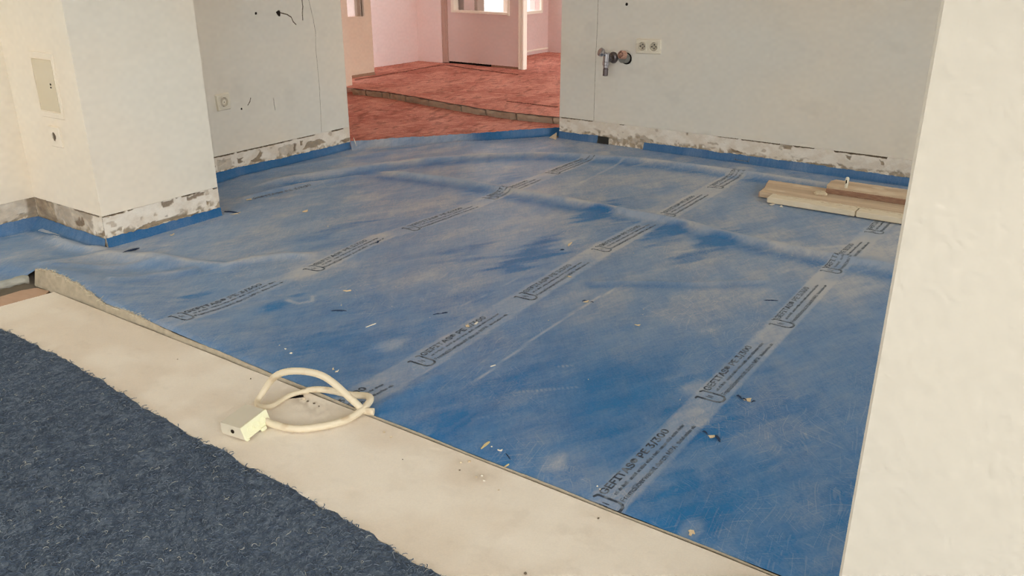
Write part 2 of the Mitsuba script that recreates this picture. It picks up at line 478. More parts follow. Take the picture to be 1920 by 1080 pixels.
def rough_floor(x0, x1, y0, y1, z, step, amp, seed, edge=None):
    xs, ys = np.arange(x0, x1 + 1e-6, step), np.arange(y0, y1 + 1e-6, step)
    X, Y = np.meshgrid(xs, ys, indexing='ij')
    P = np.stack([X, Y, 0 * X], -1)
    Z = z + amp * (meshkit.fbm(P * [3, 5, 1], 4, seed) - 0.5) * 2 + amp * 0.5 * (meshkit.fbm(P * [14, 30, 1], 3, seed + 5) - 0.5)
    nx, ny = X.shape
    i = np.arange(nx * ny).reshape(nx, ny)
    q = np.stack([i[:-1, :-1], i[1:, :-1], i[1:, 1:], i[:-1, 1:]], -1).reshape(-1, 4)
    v = np.stack([X, Y, Z], -1).reshape(-1, 3)
    if edge is not None:
        v[:, 0] = np.maximum(v[:, 0], edge(v[:, 1]))
    return trimesh.Trimesh(v, np.vstack([q[:, [0, 1, 2]], q[:, [0, 2, 3]]]), process=False)


ey = np.array([-1.5, 1.0, 2.2, 2.97, 3.37, 3.61, 3.94, 4.30, 4.68, 4.99, 5.3])
ex = np.array([4.86, 4.87, 4.86, 4.862, 4.828, 4.842, 4.886, 4.953, 5.005, 4.99, 5.0])
step_edge = lambda y: np.interp(y, ey, ex)
near = rough_floor(3.50, 5.12, -1.4, 5.35, 0.0, 0.03, 0.006, 3)
beyond = (near.vertices[:, 0] - 3.545) * (3.57 - 2.80) + (near.vertices[:, 1] - 3.57) * (4.579 - 3.545) > -0.02
near = trimesh.Trimesh(near.vertices, near.faces[(beyond & (near.vertices[:, 1] > 2.3))[near.faces].all(1)], process=False)
near.remove_unreferenced_vertices()
add('floor_red_near', near, 'red', smooth=True, kind='structure')
add('floor_red_far', rough_floor(4.80, 10.1, 1.2, 5.8, 0.052, 0.03, 0.005, 11, lambda y: step_edge(y) - 0.004), 'red', smooth=True, kind='structure')
# the broken screed edge between them, block by block
cuts = [5.02, 4.86, 4.70, 4.60, 4.42, 4.16, 3.80, 3.56, 3.30, 3.02, 2.70, 2.30]
for k, (ya, yb) in enumerate(zip(cuts[:-1], cuts[1:])):
    r = np.random.default_rng(40 + k)
    n = 7
    yy = np.linspace(ya - 0.006, yb + 0.004 * r.uniform(0.5, 2.6), n)
    pts = []
    for j, y in enumerate(yy):
        xe = step_edge(y)
        pts += [[xe + 0.012 + r.uniform(-.006, .008), y, -0.01], [xe + r.uniform(-.008, .008), y, 0.022], [xe - 0.004 + r.uniform(-.006, .006), y, 0.047 + r.uniform(-.010, .002)]]
    v = np.array(pts)
    back = v.copy()
    back[:, 0] += 0.06
    V = np.vstack([v, back])
    f = []
    m_ = len(v)
    for j in range(n - 1):
        for q in range(2):
            a, b, c, d = j * 3 + q, j * 3 + q + 1, (j + 1) * 3 + q + 1, (j + 1) * 3 + q
            f += [[a, b, c], [a, c, d], [a + m_, c + m_, b + m_], [a + m_, d + m_, c + m_]]
        a, d = j * 3 + 2, (j + 1) * 3 + 2
        f += [[a, a + m_, d + m_], [a, d + m_, d]]
    for j in (0, n - 1):
        for q in range(2):
            a, b = j * 3 + q, j * 3 + q + 1
            f += [[a, b, b + m_], [a, b + m_, a + m_]] if j else [[a, b + m_, b], [a, a + m_, b + m_]]
    add('floor_red_far__screed_block', trimesh.Trimesh(V, np.array(f), process=False), 'screed')

# ---- beige panel with a glazed slot, left in the red room
k = 'glazed_panel'
note(k, 'beige wall panel with narrow glazed slot, left of the pink bounce-tinted wall behind the doorway', 'wall panel')
w = cut(box(5.16, 5.675, 5.40, 5.45, 0.075, 2.3), [box(5.385, 5.575, 5.3, 5.5, 0.555, 2.1)])
add(k + '__panel', w, 'tan_panel')
add(k + '__slot_frame', cat_(box(5.535, 5.548, 5.392, 5.455, 0.555, 2.1), box(5.556, 5.575, 5.388, 5.455, 0.555, 2.1)), 'gray_frame')
add(k + '__pane', box(5.385, 5.535, 5.425, 5.429, 0.555, 2.1), 'glass')
add(k + '__bottom_rail', box(5.16, 5.675, 5.395, 5.452, 0.045, 0.075), 'board_edge')
k = 'door_jamb'
note(k, 'narrow beige door jamb at the left edge of the red floor', 'door jamb')
add(k + '__post', box(5.02, 5.105, 5.11, 5.35, -0.005, 2.4, 0.004), 'tan_panel')
add(k + '__stop', box(5.105, 5.118, 5.16, 5.30, 0.05, 2.4), 'tan_panel')

# ---- glazed partition in the middle of the red room
k = 'glazed_partition'
note(k, 'pinkish grey bounce-tinted partition with a white framed window standing on the red floor', 'partition')
w = cut(box(6.68, 6.73, 4.535, 5.36, 0.072, 2.3), [box(6.6, 6.8, 4.645, 5.29, 0.545, 2.1)])
add(k + '__panel', w, 'bounce_tint_panel')
fr = cat_(box(6.664, 6.74, 5.27, 5.303, 0.53, 2.1), box(6.664, 6.74, 4.645, 5.27, 0.53, 0.549), box(6.660, 6.74, 4.632, 4.648, 0.523, 2.1))
add(k + '__window_frame', fr, 'white_frame')
add(k + '__pane', box(6.70, 6.704, 4.648, 5.27, 0.549, 2.1), 'glass')
add(k + '__end_post', box(6.672, 6.735, 4.508, 4.535, 0.052, 2.3, 0.003), 'white_frame', label='white end post')
add(k + '__end_cover', box(6.672, 6.735, 4.478, 4.502, 0.052, 2.3, 0.003), 'white_frame')
add(k + '__hinge_post', cat_(box(6.655, 6.70, 5.372, 5.415, 0.06, 2.3, 0.003), box(6.662, 6.69, 5.36, 5.372, 0.06, 2.3)), 'post_pink')
add(k + '__bottom_rail', box(6.69, 6.725, 4.86, 5.36, 0.05, 0.073), 'dark')
add(k + '__bottom_rail', box(6.685, 6.725, 4.535, 4.85, 0.05, 0.073), 'board_edge')

# ------------------------------------------------------------------ stripped skirting bands
def band(key, to3, nrm, u0, u1, gaps, chips, seed, step=0.004, grey=(), low=0.0):
    us, zs = np.arange(u0, u1 + step * .5, step), np.linspace(0.0, G - 0.0005, 33)
    us[-1] = u1
    U, Z = np.meshgrid(us, zs, indexing='ij')
    q = np.stack([U.ravel(), Z.ravel()], -1)
    P3 = np.stack([q[:, 0] * 1.0, q[:, 1], 0 * q[:, 0] + seed], -1)
    n1 = meshkit.fbm(P3 * [60, 60, 1], 3, seed)
    n2 = meshkit.fbm(P3 * [22, 34, 1], 3, seed + 3)
    jig = np.stack([(n1 - .5) * 0.010, (n2 - .5) * 0.010], -1)
    dep = (meshkit.fbm(P3 * [9, 14, 1], 3, seed + 8) - 0.5) * 0.004
    sub, gry = np.zeros(len(q)), np.zeros(len(q))
    import shapely
    for poly, d, s, g in chips:
        pg = Polygon(poly).buffer(0)
        qq = q + jig * 0.6
        dist = np.where(shapely.contains_xy(pg, qq[:, 0], qq[:, 1]), 1.0, 0.0)
        dep = dep * (1 - dist) - d * dist
        sub = np.where(dist > 0, s, sub)
        gry = np.where(dist > 0, g, gry)
    # crumbling foot and random bare spots
    foot = sstep(0.075, 0.052, q[:, 1] + (n2 - .5) * 0.07 + low)
    sub = np.maximum(sub, foot * sstep(.42, .55, n1) * 0.9)
    dep -= foot * sstep(.42, .55, n1) * 0.003
    spots = sstep(0.74, 0.77, n2) * 0.6
    sub = np.maximum(sub, spots)
    dep -= spots * 0.003
    for (ua, ub, am) in grey:
        m = sstep(ua - .01, ua + .01, q[:, 0] + jig[:, 0]) * sstep(ub + .01, ub - .01, q[:, 0] + jig[:, 0])
        sub = np.maximum(sub, m * am)
        gry = np.maximum(gry, m * am * sstep(.35, .6, n2) * 0.6)
    dep = dep.reshape(U.shape)
    top = np.full(len(us), G - 0.0004)
    for ga, gb, gd in gaps:
        m = (us > ga) & (us < gb)
        nn = meshkit.noise(np.stack([us * 90, us * 0, us * 0 + seed], -1), seed)
        top[m] = G - gd * (0.75 + 0.7 * nn[m])
    Z = Z * (top / zs[-1])[:, None]
    V = np.array([to3(0, 0) + (to3(1, 0) - to3(0, 0)) * u + np.array([0, 0, z]) + nrm * d for u, z, d in zip(U.ravel(), Z.ravel(), dep.ravel())])
    # a lip back into the wall along the top
    nu, nz = U.shape
    lip = V.reshape(nu, nz, 3)[:, -1] - nrm * PL
    Vg = np.concatenate([V.reshape(nu, nz, 3), lip[:, None]], 1)
    sub = np.concatenate([sub.reshape(nu, nz), np.full((nu, 1), .8)], 1)
    gry = np.concatenate([gry.reshape(nu, nz), np.full((nu, 1), .3)], 1)
    i = np.arange(nu * (nz + 1)).reshape(nu, nz + 1)
    qd = np.stack([i[:-1, :-1], i[1:, :-1], i[1:, 1:], i[:-1, 1:]], -1).reshape(-1, 4)
    mesh = trimesh.Trimesh(Vg.reshape(-1, 3), np.vstack([qd[:, [0, 1, 2]], qd[:, [0, 2, 3]]]), process=False)
    return add(key, mesh, 'band', smooth=False, uv=np.stack([sub.ravel(), gry.ravel()], -1))


L_ = lambda pts: [lp(*p) for p in pts]
band('wall_left__skirting_band', toL, NL, 2.2, 3.5375, [(2.2, 2.72, .0065), (2.735, 3.105, .0065), (3.14, 3.27, .0060), (3.40, 3.49, .0075)],
     [(L_([(427, 302), (433, 303), (434, 314), (427, 312)]), .003, .5, 0), (L_([(445, 296), (457, 294), (452, 298), (456, 302), (447, 304)]), .004, 1, .3),
      (L_([(469, 301), (482, 293), (488, 281), (493, 284), (488, 296), (494, 300), (480, 303)]), .004, 1, .3), (L_([(406, 298), (432, 296), (436, 314), (408, 320)]), .002, .45, 0),
      (L_([(521, 277), (536, 270), (553, 269), (553, 287), (540, 291), (525, 289)]), .003, .5, 0), (L_([(552, 270), (556, 270), (554, 284), (551, 284)]), .005, .8, .6),
      (L_([(563, 263), (568, 263), (567, 271), (563, 272)]), .005, 1, .4), (L_([(578, 264), (602, 261), (610, 267), (590, 275), (577, 277), (566, 281), (570, 276)]), .004, .9, .15),
      (L_([(638, 262), (655, 258), (656, 264), (645, 267)]), .004, 1, .3)], 21)
R_ = lambda pts: [rp(*p) for p in pts]
band('wall_right__skirting_band', toR, NR, -1.8, 2.7465, [(2.51, 2.735, .0055), (1.60, 1.72, .004), (2.30, 2.33, .004), (1.37, 1.585, .0055), (0.83, 1.09, .0075), (1.19, 1.30, .006)],
     [(R_([(1467, 272), (1485, 273), (1483, 281), (1470, 279)]), .004, .9, .3), (R_([(1585, 290), (1596, 291), (1593, 298), (1588, 294)]), .004, .9, .3),
      (R_([(1370, 279), (1393, 285), (1390, 288), (1370, 284)]), .004, 1, .3), (R_([(1515, 305), (1565, 310), (1560, 314), (1518, 311)]), .005, .8, .1),
      (R_([(1185, 260), (1207, 254), (1225, 266), (1205, 272), (1142, 268), (1142, 262)]), .004, .55, .0), (R_([(1650, 298), (1657, 300), (1658, 307), (1653, 306)]), .004, .9, .2),
      (R_([(1287, 247), (1289, 247), (1289, 254), (1287, 254)]), .004, .9, .3)], 33, step=0.005)
cp = lambda x, y: wall_y(x, y, YC)[[0, 2]]
C_ = lambda pts: [cp(*p) for p in pts]
band('wall_column__skirting_band', toC, NC, 1.7, 2.2395, [(1.70, 1.80, .006), (1.81, 1.835, .005), (2.03, 2.04, .004), (2.215, 2.2395, .007), (2.06, 2.13, .006)],
     [(C_([(303, 380), (326, 374), (326, 380), (318, 386), (305, 389)]), .006, .5, .75), (C_([(350, 367), (385, 359), (383, 365), (372, 369), (352, 374)]), .006, .5, .75),
      (C_([(262, 425), (300, 412), (360, 400), (375, 395), (370, 402), (310, 417), (250, 437)]), .004, 1, .1), (C_([(387, 378), (393, 378), (391, 385), (388, 384)]), .004, 1, .2)], 45)
toCL = lambda u, z: np.array([1.70, u, z])
clp = lambda x, y: wall_x(x, y, 1.70)[[1, 2]]
K_ = lambda pts: [clp(*p) for p in pts]
band('wall_column__skirting_band', toCL, NR, YC, 3.60, [(3.12, 3.30, .006), (3.40, 3.43, .006)],
     [(K_([(140, 416), (148, 405), (150, 412), (153, 403), (159, 420), (154, 423), (143, 422)]), .004, 1, .75), (K_([(184, 438), (197, 432), (200, 444), (190, 442)]), .004, 1, .4)],
     57, grey=[(3.18, 3.47, .55), (3.45, 3.60, 1.0)])
toF = lambda u, z: np.array([u, YF, z])
band('wall_far_left__skirting_band', toF, NC, 0.3, 1.70, [], [], 63, step=0.006, grey=[(1.66, 1.71, .9), (0.3, 1.66, .35)])

# ------------------------------------------------------------------ blue sheet
SX0, SX1, SY0, SY1, SS = 1.00, 4.50, -1.50, 3.60, 0.0085
EDGE = 1.338
px = lambda pts, z=0.0: np.array([floor_at(x, y, z)[:2] for x, y in pts])
ridges = [  # polyline, height, width, crest dust, clean amount on near side
    (px([(455, 358), (520, 343), (600, 330), (700, 315), (800, 303), (900, 296), (1000, 293), (1090, 295), (1200, 303), (1300, 315), (1400, 328), (1500, 343), (1680, 372)]), .020, .040, .42, .55),
    (px([(690, 322), (760, 330), (830, 338), (900, 350), (1000, 368), (1100, 385), (1200, 405), (1280, 420), (1350, 440), (1450, 462), (1560, 485), (1650, 500), (1760, 525)]), .020, .032, .45, .55),
    (px([(440, 380), (480, 368), (560, 350), (640, 338), (690, 330)]), .010, .03, .15, .12),
    (px([(250, 488), (300, 485), (358, 494), (422, 500), (475, 488), (533, 480), (600, 483)]), .012, .03, .30, .15),
    (px([(75, 433), (110, 452), (150, 468), (200, 473)]), .016, .03, .35, .15),
    (px([(60, 512), (130, 498), (200, 480), (262, 486), (330, 505)]), .016, .05, .12, .10),
    (px([(90, 520), (180, 512), (260, 500), (330, 490)]), .010, .03, .10, .10),
    (px([(200, 545), (290, 520), (380, 505)]), .008, .03, .10, .15),
    (px([(1085, 531), (1200, 530), (1300, 533), (1450, 528)]), .005, .012, .0, .30),
    (px([(420, 345), (520, 320), (650, 298), (800, 278), (900, 268)]), .008, .04, .10, .08),
    (px([(830, 700), (760, 740), (690, 775)]), .003, .02, .0, .1),
]
creases = [(ridges[0][0], .013, .30), (ridges[1][0], .010, .32), (ridges[3][0], .007, .25)] + [  # thin dusty fold lines: polyline, half width, dust
    (px([(1172, 533), (1120, 560), (1080, 583), (1000, 637), (930, 688), (885, 720)]), .0035, .75),
    (px([(1172, 300), (1150, 313), (1120, 328), (1085, 346)]), .006, .8),
    (px([(851, 581), (895, 562), (924, 550), (1000, 505)]), .003, .35),
    (px([(1370, 330), (1300, 372), (1240, 410)]), .004, .25),
    (px([(300, 485), (358, 494), (422, 500), (440, 498)]), .010, .45),
    (px([(535, 565), (560, 572), (585, 568), (588, 556)]), .008, .7),
    (px([(868, 793), (900, 786), (960, 778)]), .002, .25),
    (px([(970, 738), (1050, 730), (1090, 727)]), .002, .35),
    (px([(1045, 690), (1075, 686)]), .002, .6),
    (px([(1480, 470), (1580, 462), (1680, 470)]), .012, .35),
]
patches = [  # centre (px), world radii along x, y, amount (+ dust, - clean)
    (735, 648, .05, .035, .45), (1067, 455, .06, .015, .65), (1295, 998, .035, .02, .5), (1045, 870, .045, .03, .45), (1300, 735, .05, .03, .45), (1190, 408, .10, .10, .40),
    (1000, 478, .22, .09, -.5), (960, 505, .08, .05, -.5), (880, 475, .16, .07, -.35), (1130, 395, .20, .06, -.55), (1250, 440, .16, .06, -.45), (1330, 460, .2, .07, -.5), (930, 345, .3, .05, -.3),
    (640, 430, .22, .05, -.30), (600, 465, .16, .05, -.2), (520, 572, .05, .03, -.3), (560, 556, .035, .03, -.3), (365, 560, .06, .03, -.35), (840, 797, .06, .012, -.5), (870, 797, .04, .008, -.5),
    (560, 500, .25, .18, .18), (880, 420, .3, .18, .10), (1330, 800, .10, .05, -.2), (1200, 600, .30, .15, .10), (1380, 530, .25, .15, .12), (1290, 900, .06, .03, -.2), (620, 640, .10, .08, -.10),
    (1150, 560, .10, .05, .18), (790, 520, .18, .08, .18), (1060, 760, .22, .16, -.06), (1480, 960, .3, .25, -.04), (1250, 1030, .15, .06, -.12), (1640, 480, .5, .12, .28), (1160, 270, .25, .25, .18),
    (300, 440, .30, .20, .16), (130, 450, .25, .2, .16), (480, 440, .35, .25, .10), (200, 510, .2, .2, .08), (1250, 350, .4, .3, .08), (480, 540, .09, .07, .10), (1320, 478, .2, .06, .10), (1010, 575, .1, .07, .1)]
strips = [(px([(1090, 985), (1133, 955), (1330, 750), (1470, 605), (1565, 503), (1660, 415)]), .041, .34), (px([(560, 815), (720, 724), (1137, 464), (1240, 410), (1400, 318)]), .052, .36),
          (px([(300, 628), (355, 602), (475, 547), (592, 505), (708, 448), (854, 401), (950, 360), (1130, 288)]), .045, .30)]


def sheet_h(P):
    """height of the film above the floor at points (n,2)"""
    P3 = np.stack([P[:, 0], P[:, 1], 0 * P[:, 0]], -1)
    lumpy = sstep(1.4, 2.6, P[:, 1] - 0.15 * P[:, 0] + 0.5)
    h = 0.002 + 0.006 * (meshkit.fbm(P3 * [2.2, 3.2, 1], 3, 5) - 0.3) * (0.35 + lumpy) + 0.003 * (meshkit.fbm(P3 * [9, 17, 1], 3, 9) - 0.4) * (0.5 + lumpy)
    for line, a, w, _, _ in ridges:
        d, f, s = polydist(P, line)
        h = h + a * np.exp(-(d / w) ** 2) * sstep(0, .08, f) * sstep(1, .92, f)
    # it climbs the edge strip on the left
    up = np.interp(P[:, 1], [0.2, 0.5, 1.3, 1.9, 2.45, 2.55, 2.70, 2.86, 2.97, 3.05], [.003, .004, .005, .012, .026, .026, .052, .060, .050, .020])
    h = h + up * sstep(0.32, 0.0, np.abs(P[:, 0] - EDGE) - .02) ** 1.5
    # slack slope up to the doorway on the left half of the diagonal
    a, b = np.array([3.545, 3.57]), np.array([4.579, 2.80])
    n = np.array([-(b - a)[1], (b - a)[0]])
    n = n / np.linalg.norm(n)
    dd = -((P - a) @ n)
    t = ((P - a) @ (b - a)) / ((b - a) @ (b - a))
    h = h + 0.020 * np.exp(-np.maximum(dd, 0) / 0.05) * sstep(-.05, .1, t) * sstep(.75, .5, t)
    h = h * (1 - .72 * sstep(.14, .02, P[:, 1] - 3.05) * sstep(1.37, 1.31, P[:, 0]))
    return np.maximum(h, 0.0012)


def sheet_dust(P):
    P3 = np.stack([P[:, 0], P[:, 1], 0 * P[:, 0]], -1)
    n1 = meshkit.fbm(P3 * [1.6, 2.6, 1], 4, 31)
    n2 = meshkit.fbm(P3 * [5, 12, 1], 4, 37)
    Q3 = np.stack([P[:, 0] - .55 * P[:, 1], P[:, 1] + .55 * P[:, 0], 0 * P[:, 0]], -1)
    n3 = meshkit.fbm(Q3 * [5, 30, 1], 4, 61)
    Q4 = np.stack([P[:, 0] + 1.1 * P[:, 1], P[:, 1] - .7 * P[:, 0], 0 * P[:, 0]], -1)
    n4 = meshkit.fbm(Q4 * [6, 26, 1], 4, 67)
    base = 0.23 + 0.38 * sstep(1.5, 3.2, P[:, 0] + 0.42 * (P[:, 1] - 1.0))
    dust = base + (n1 - .5) * 0.30 + (n2 - .5) * 0.22 + (n3 - .5) * 0.30 + (n4 - .5) * 0.22
    clean = np.zeros(len(P))
    jit = (meshkit.fbm(P3 * [40, 60, 1], 3, 51) - .5)
    for line, w, am in strips:
        d, f, s = polydist(P, line)
        brk = 0.75 + 0.6 * (meshkit.fbm(P3 * [5, 5, 1], 2, 3))
        m = sstep(w + .003, w - .003, d + jit * 0.006)
        dust = dust * (1 - m * 0.45) + m * (am + .10 + .14 * sstep(2.0, 2.9, P[:, 0])) * brk
        dust = dust + 0.20 * m * np.exp(-((d - w * .75) / .010) ** 2) * sstep(1.9, 2.6, P[:, 0])
    for line, a, w, du, cl in ridges:
        d, f, s = polydist(P, line)
        e = sstep(0, .06, f) * sstep(1, .94, f)
        near = s if line[-1, 0] < line[0, 0] or True else s
        wc = .008 + a * 1.3
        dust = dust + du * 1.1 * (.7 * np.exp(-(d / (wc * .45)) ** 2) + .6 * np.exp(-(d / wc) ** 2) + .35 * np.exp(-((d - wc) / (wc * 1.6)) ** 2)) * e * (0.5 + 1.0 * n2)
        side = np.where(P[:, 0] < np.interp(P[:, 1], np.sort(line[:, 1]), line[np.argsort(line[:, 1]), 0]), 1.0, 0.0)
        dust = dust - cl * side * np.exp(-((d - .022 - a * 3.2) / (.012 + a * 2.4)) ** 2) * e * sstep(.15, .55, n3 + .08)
    for line, w, du in creases:
        d, f, s = polydist(P, line)
        e = sstep(0, .06, f) * sstep(1, .94, f)
        dust = dust + du * np.exp(-(d / w) ** 2) * e
    for (x, y, rx, ry, am) in patches:
        c = floor_at(x, y)
        e = np.sqrt(((P[:, 0] - c[0]) / rx) ** 2 + ((P[:, 1] - c[1]) / ry) ** 2) + (n3 - .5) * 1.7 + (n2 - .5) * 0.8
        dust = dust + am * sstep(1.35, 0.4, e)
    return np.clip(dust, 0.015, 1.0), clean


xs, ys = np.arange(SX0, SX1 + 1e-6, SS), np.arange(SY0, SY1 + 1e-6, SS)
XX, YY = np.meshgrid(xs, ys, indexing='ij')
nx, ny = XX.shape
# the near edge follows the edge strip exactly
keep = ((XX > EDGE - SS) | ((YY > 3.050 + 0.006 * np.sin(XX * 30)) & (XX > 1.0)))
keep &= ~((XX > 1.705) & (XX < 2.235) & (YY > YC + 0.006))
keep &= ~((YY > YL) & (XX > 2.2))
dg = (XX - 3.545) * (3.57 - 2.80) + (YY - 3.57) * (4.579 - 3.545)
keep &= ~((dg > 0.012) & (XX > 3.3))
PX = XX.copy()
m = (YY < 3.05) & (XX < EDGE) & (XX > EDGE - SS)
PX[m] = EDGE
es = 1.3375 + np.interp(YY, [1.0, 1.5, 1.97, 2.1, 2.23, 2.41, 2.52, 2.69, 2.85, 2.965, 3.0], np.array([.007, .009, .016, .018, .021, .030, .024, .056, .066, .054, 0]) * .30) + .0038
zone = (PX >= EDGE - 1e-9) & (PX < EDGE + .10) & (YY < 3.0)
PX = np.where(zone, es + (PX - EDGE) * (EDGE + .10 - es) / .10, PX)
idx = -np.ones(nx * ny, int)
kk = keep.ravel()
idx[kk] = np.arange(kk.sum())
i = np.arange(nx * ny).reshape(nx, ny)
q = np.stack([i[:-1, :-1], i[1:, :-1], i[1:, 1:], i[:-1, 1:]], -1).reshape(-1, 4)
q = q[kk[q].all(1)]
q = idx[q]
P = np.stack([PX.ravel()[kk], YY.ravel()[kk]], -1)
du, cl = sheet_dust(P)
V = np.column_stack([P, sheet_h(P)])
note('plastic_sheet', 'large dusty blue plastic membrane covering the floor, printed strips and fold ridges', 'plastic sheet')
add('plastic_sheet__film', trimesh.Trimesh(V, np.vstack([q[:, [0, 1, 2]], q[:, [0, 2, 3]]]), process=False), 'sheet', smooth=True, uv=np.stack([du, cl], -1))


def upturn(pts, nrm, top, seed, lean=0.004, foot=0.03, dust=0.02, rough=0.003, dust_fn=None):
    """film folded up against a wall along pts (2d polyline), nrm pointing into the room"""
    pts = np.asarray(pts, float)
    s = np.r_[0, np.cumsum(np.linalg.norm(np.diff(pts, axis=0), axis=1))]
    n = max(int(s[-1] / 0.006), 4)
    t = np.linspace(0, s[-1], n)
    base = np.stack([np.interp(t, s, pts[:, 0]), np.interp(t, s, pts[:, 1])], -1)
    nn = np.asarray(nrm, float)
    wob = meshkit.fbm(np.stack([t * 9, 0 * t, 0 * t + seed], -1), 3, seed) - .5
    jag = meshkit.fbm(np.stack([t * 60, 0 * t, 0 * t + seed], -1), 3, seed + 1) - .5
    tp = np.interp(t / s[-1], np.linspace(0, 1, len(np.atleast_1d(top))), np.atleast_1d(top)) + wob * 0.008 + jag * rough * 2
    ln = np.interp(t / s[-1], np.linspace(0, 1, len(np.atleast_1d(lean))), np.atleast_1d(lean))
    rows = []
    prof = [(1, 0), (.45, .03), (.18, .12), (.06, .3), (0.02, .6), (0, 1)]
    for a, b in prof:
        d = ln * (1 - b) * (b > 0) * 1.0 + 0.0035 + foot * a + wob * 0.004 * (1 - abs(2 * b - 1))
        if b == 0:
            d = 0.0035 + foot + ln
        xy = base + nn * d[:, None]
        z = tp * b
        if b < 0.2:
            z = np.maximum(z, sheet_h(xy) + 0.0005 + 0.006 * b) if b else sheet_h(xy) - 0.001
        rows.append(np.column_stack([xy, z]))
    V = np.stack(rows, 1)
    i = np.arange(V.shape[0] * V.shape[1]).reshape(V.shape[:2])
    q = np.stack([i[:-1, :-1], i[1:, :-1], i[1:, 1:], i[:-1, 1:]], -1).reshape(-1, 4)
    if dust_fn is None:
        dus = dust + 0.55 * sstep(.12, 0.0, np.array([b for _, b in prof]))[None] * np.ones((n, 1)) + 0.12 * sstep(.0, .3, wob)[:, None]
    else:
        dus = dust_fn(t / s[-1])[:, None] * np.ones((1, len(prof)))
    add('plastic_sheet__wall_upturn', trimesh.Trimesh(V.reshape(-1, 3), np.vstack([q[:, [0, 1, 2]], q[:, [0, 2, 3]]]), process=False), 'sheet', smooth=True,
        uv=np.stack([dus.ravel(), np.ones(dus.size)], -1))


upturn([(2.245, YL), (3.53, YL)], (0, -1), [.055, .054, .046, .042], 1, lean=[.010, .01, .008], foot=.035)
upturn([(1.70, YC), (2.238, YC)], (0, -1), [.045, .041, .038, .044], 2, lean=.005, foot=.008, rough=.004)
upturn([(1.70, 3.60), (1.70, YC)], (-1, 0), [.048, .050, .045, .044], 3, lean=[.05, .05, .02, .005], foot=.05, dust=.12)
upturn([(0.9, YF), (1.70, YF)], (0, -1), [.05, .052, .05], 4, lean=.02, foot=.03, dust=.12)
ya, yb, yc_ = rp(1122, 255)[0], rp(1142, 258)[0], rp(1208, 270)[0]
upturn([(XR, 2.745), (XR, ya)], (-1, 0), [.044, .048], 5, lean=.01, foot=.02, dust=.12)
upturn([(XR, yc_), (XR, -1.4)], (-1, 0), [.046, .048, .045, .044, .044, .044], 6, lean=.01, foot=.03, dust=.10)
upturn([(3.535, 3.592), (3.60, 3.54), (4.05, 3.19), (4.40, 2.925), (4.515, 2.84), (4.60, 2.78)], (-0.597, -0.802), [.046, .050, .050, .050, .050], 7, lean=[.05, .06, .05, .012, .006], foot=.02,
       dust_fn=lambda t: 0.72 * sstep(.62, .45, t) + 0.05)
dgn = upturn
# black patch and bared gap in the right wall's upturn
add('plastic_sheet__black_patch', box(XR - .008, XR - .004, yb, ya - .002, .002, .047), 'black_tape', label='small black patch on the turned-up edge')

# ------------------------------------------------------------------ printed lettering on the film
def place_print(m, X, Y, ang):
    c, s = math.cos(ang), math.sin(ang)
    v = np.array(m.vertices)
    w = np.column_stack([X + c * v[:, 0] - s * v[:, 1], Y + s * v[:, 0] + c * v[:, 1]])
    return trimesh.Trimesh(np.column_stack([w, sheet_h(w) + 0.0006 + v[:, 2]]), m.faces, process=False)


def dense(m, ln=0.012):
    v, f = trimesh.remesh.subdivide_to_size(m.vertices, m.faces, ln)
    return trimesh.Trimesh(v, f, process=False)


txt = meshkit.text_mesh('GEFITAS® PE 3/300', 0.0185, 0.0003, bold=True)
txt.apply_scale([0.325 / txt.extents[0], 1, 1])
txt.apply_translation([0.032 - txt.bounds[0][0], 0.046, 0])
txt3 = meshkit.text_mesh('Fremdüberwacht durch MPA', 0.0125, 0.0003)
txt3.apply_scale([0.27 / txt3.extents[0], 1, 1])
txt3.apply_translation([0.032 - txt3.bounds[0][0], 0.000, 0])
words = []
r = np.random.default_rng(5)
for (x0, x1, y, hgt) in [(0.045, 0.40, 0.026, .009), (0.315, 0.415, 0.001, .010)]:
    x = x0
    while x < x1:
        wl_ = r.uniform(.002, .0042)
        if r.random() < .84:
            words.append(box(x, x + wl_ * .55, y, y + hgt * r.choice([.7, .7, 1.0]), 0, .0003))
            if r.random() < .6:
                words.append(box(x, x + wl_, y + hgt * .55, y + hgt * .7, 0, .0003))
        x += wl_ * 1.35
small = cat_(*words)
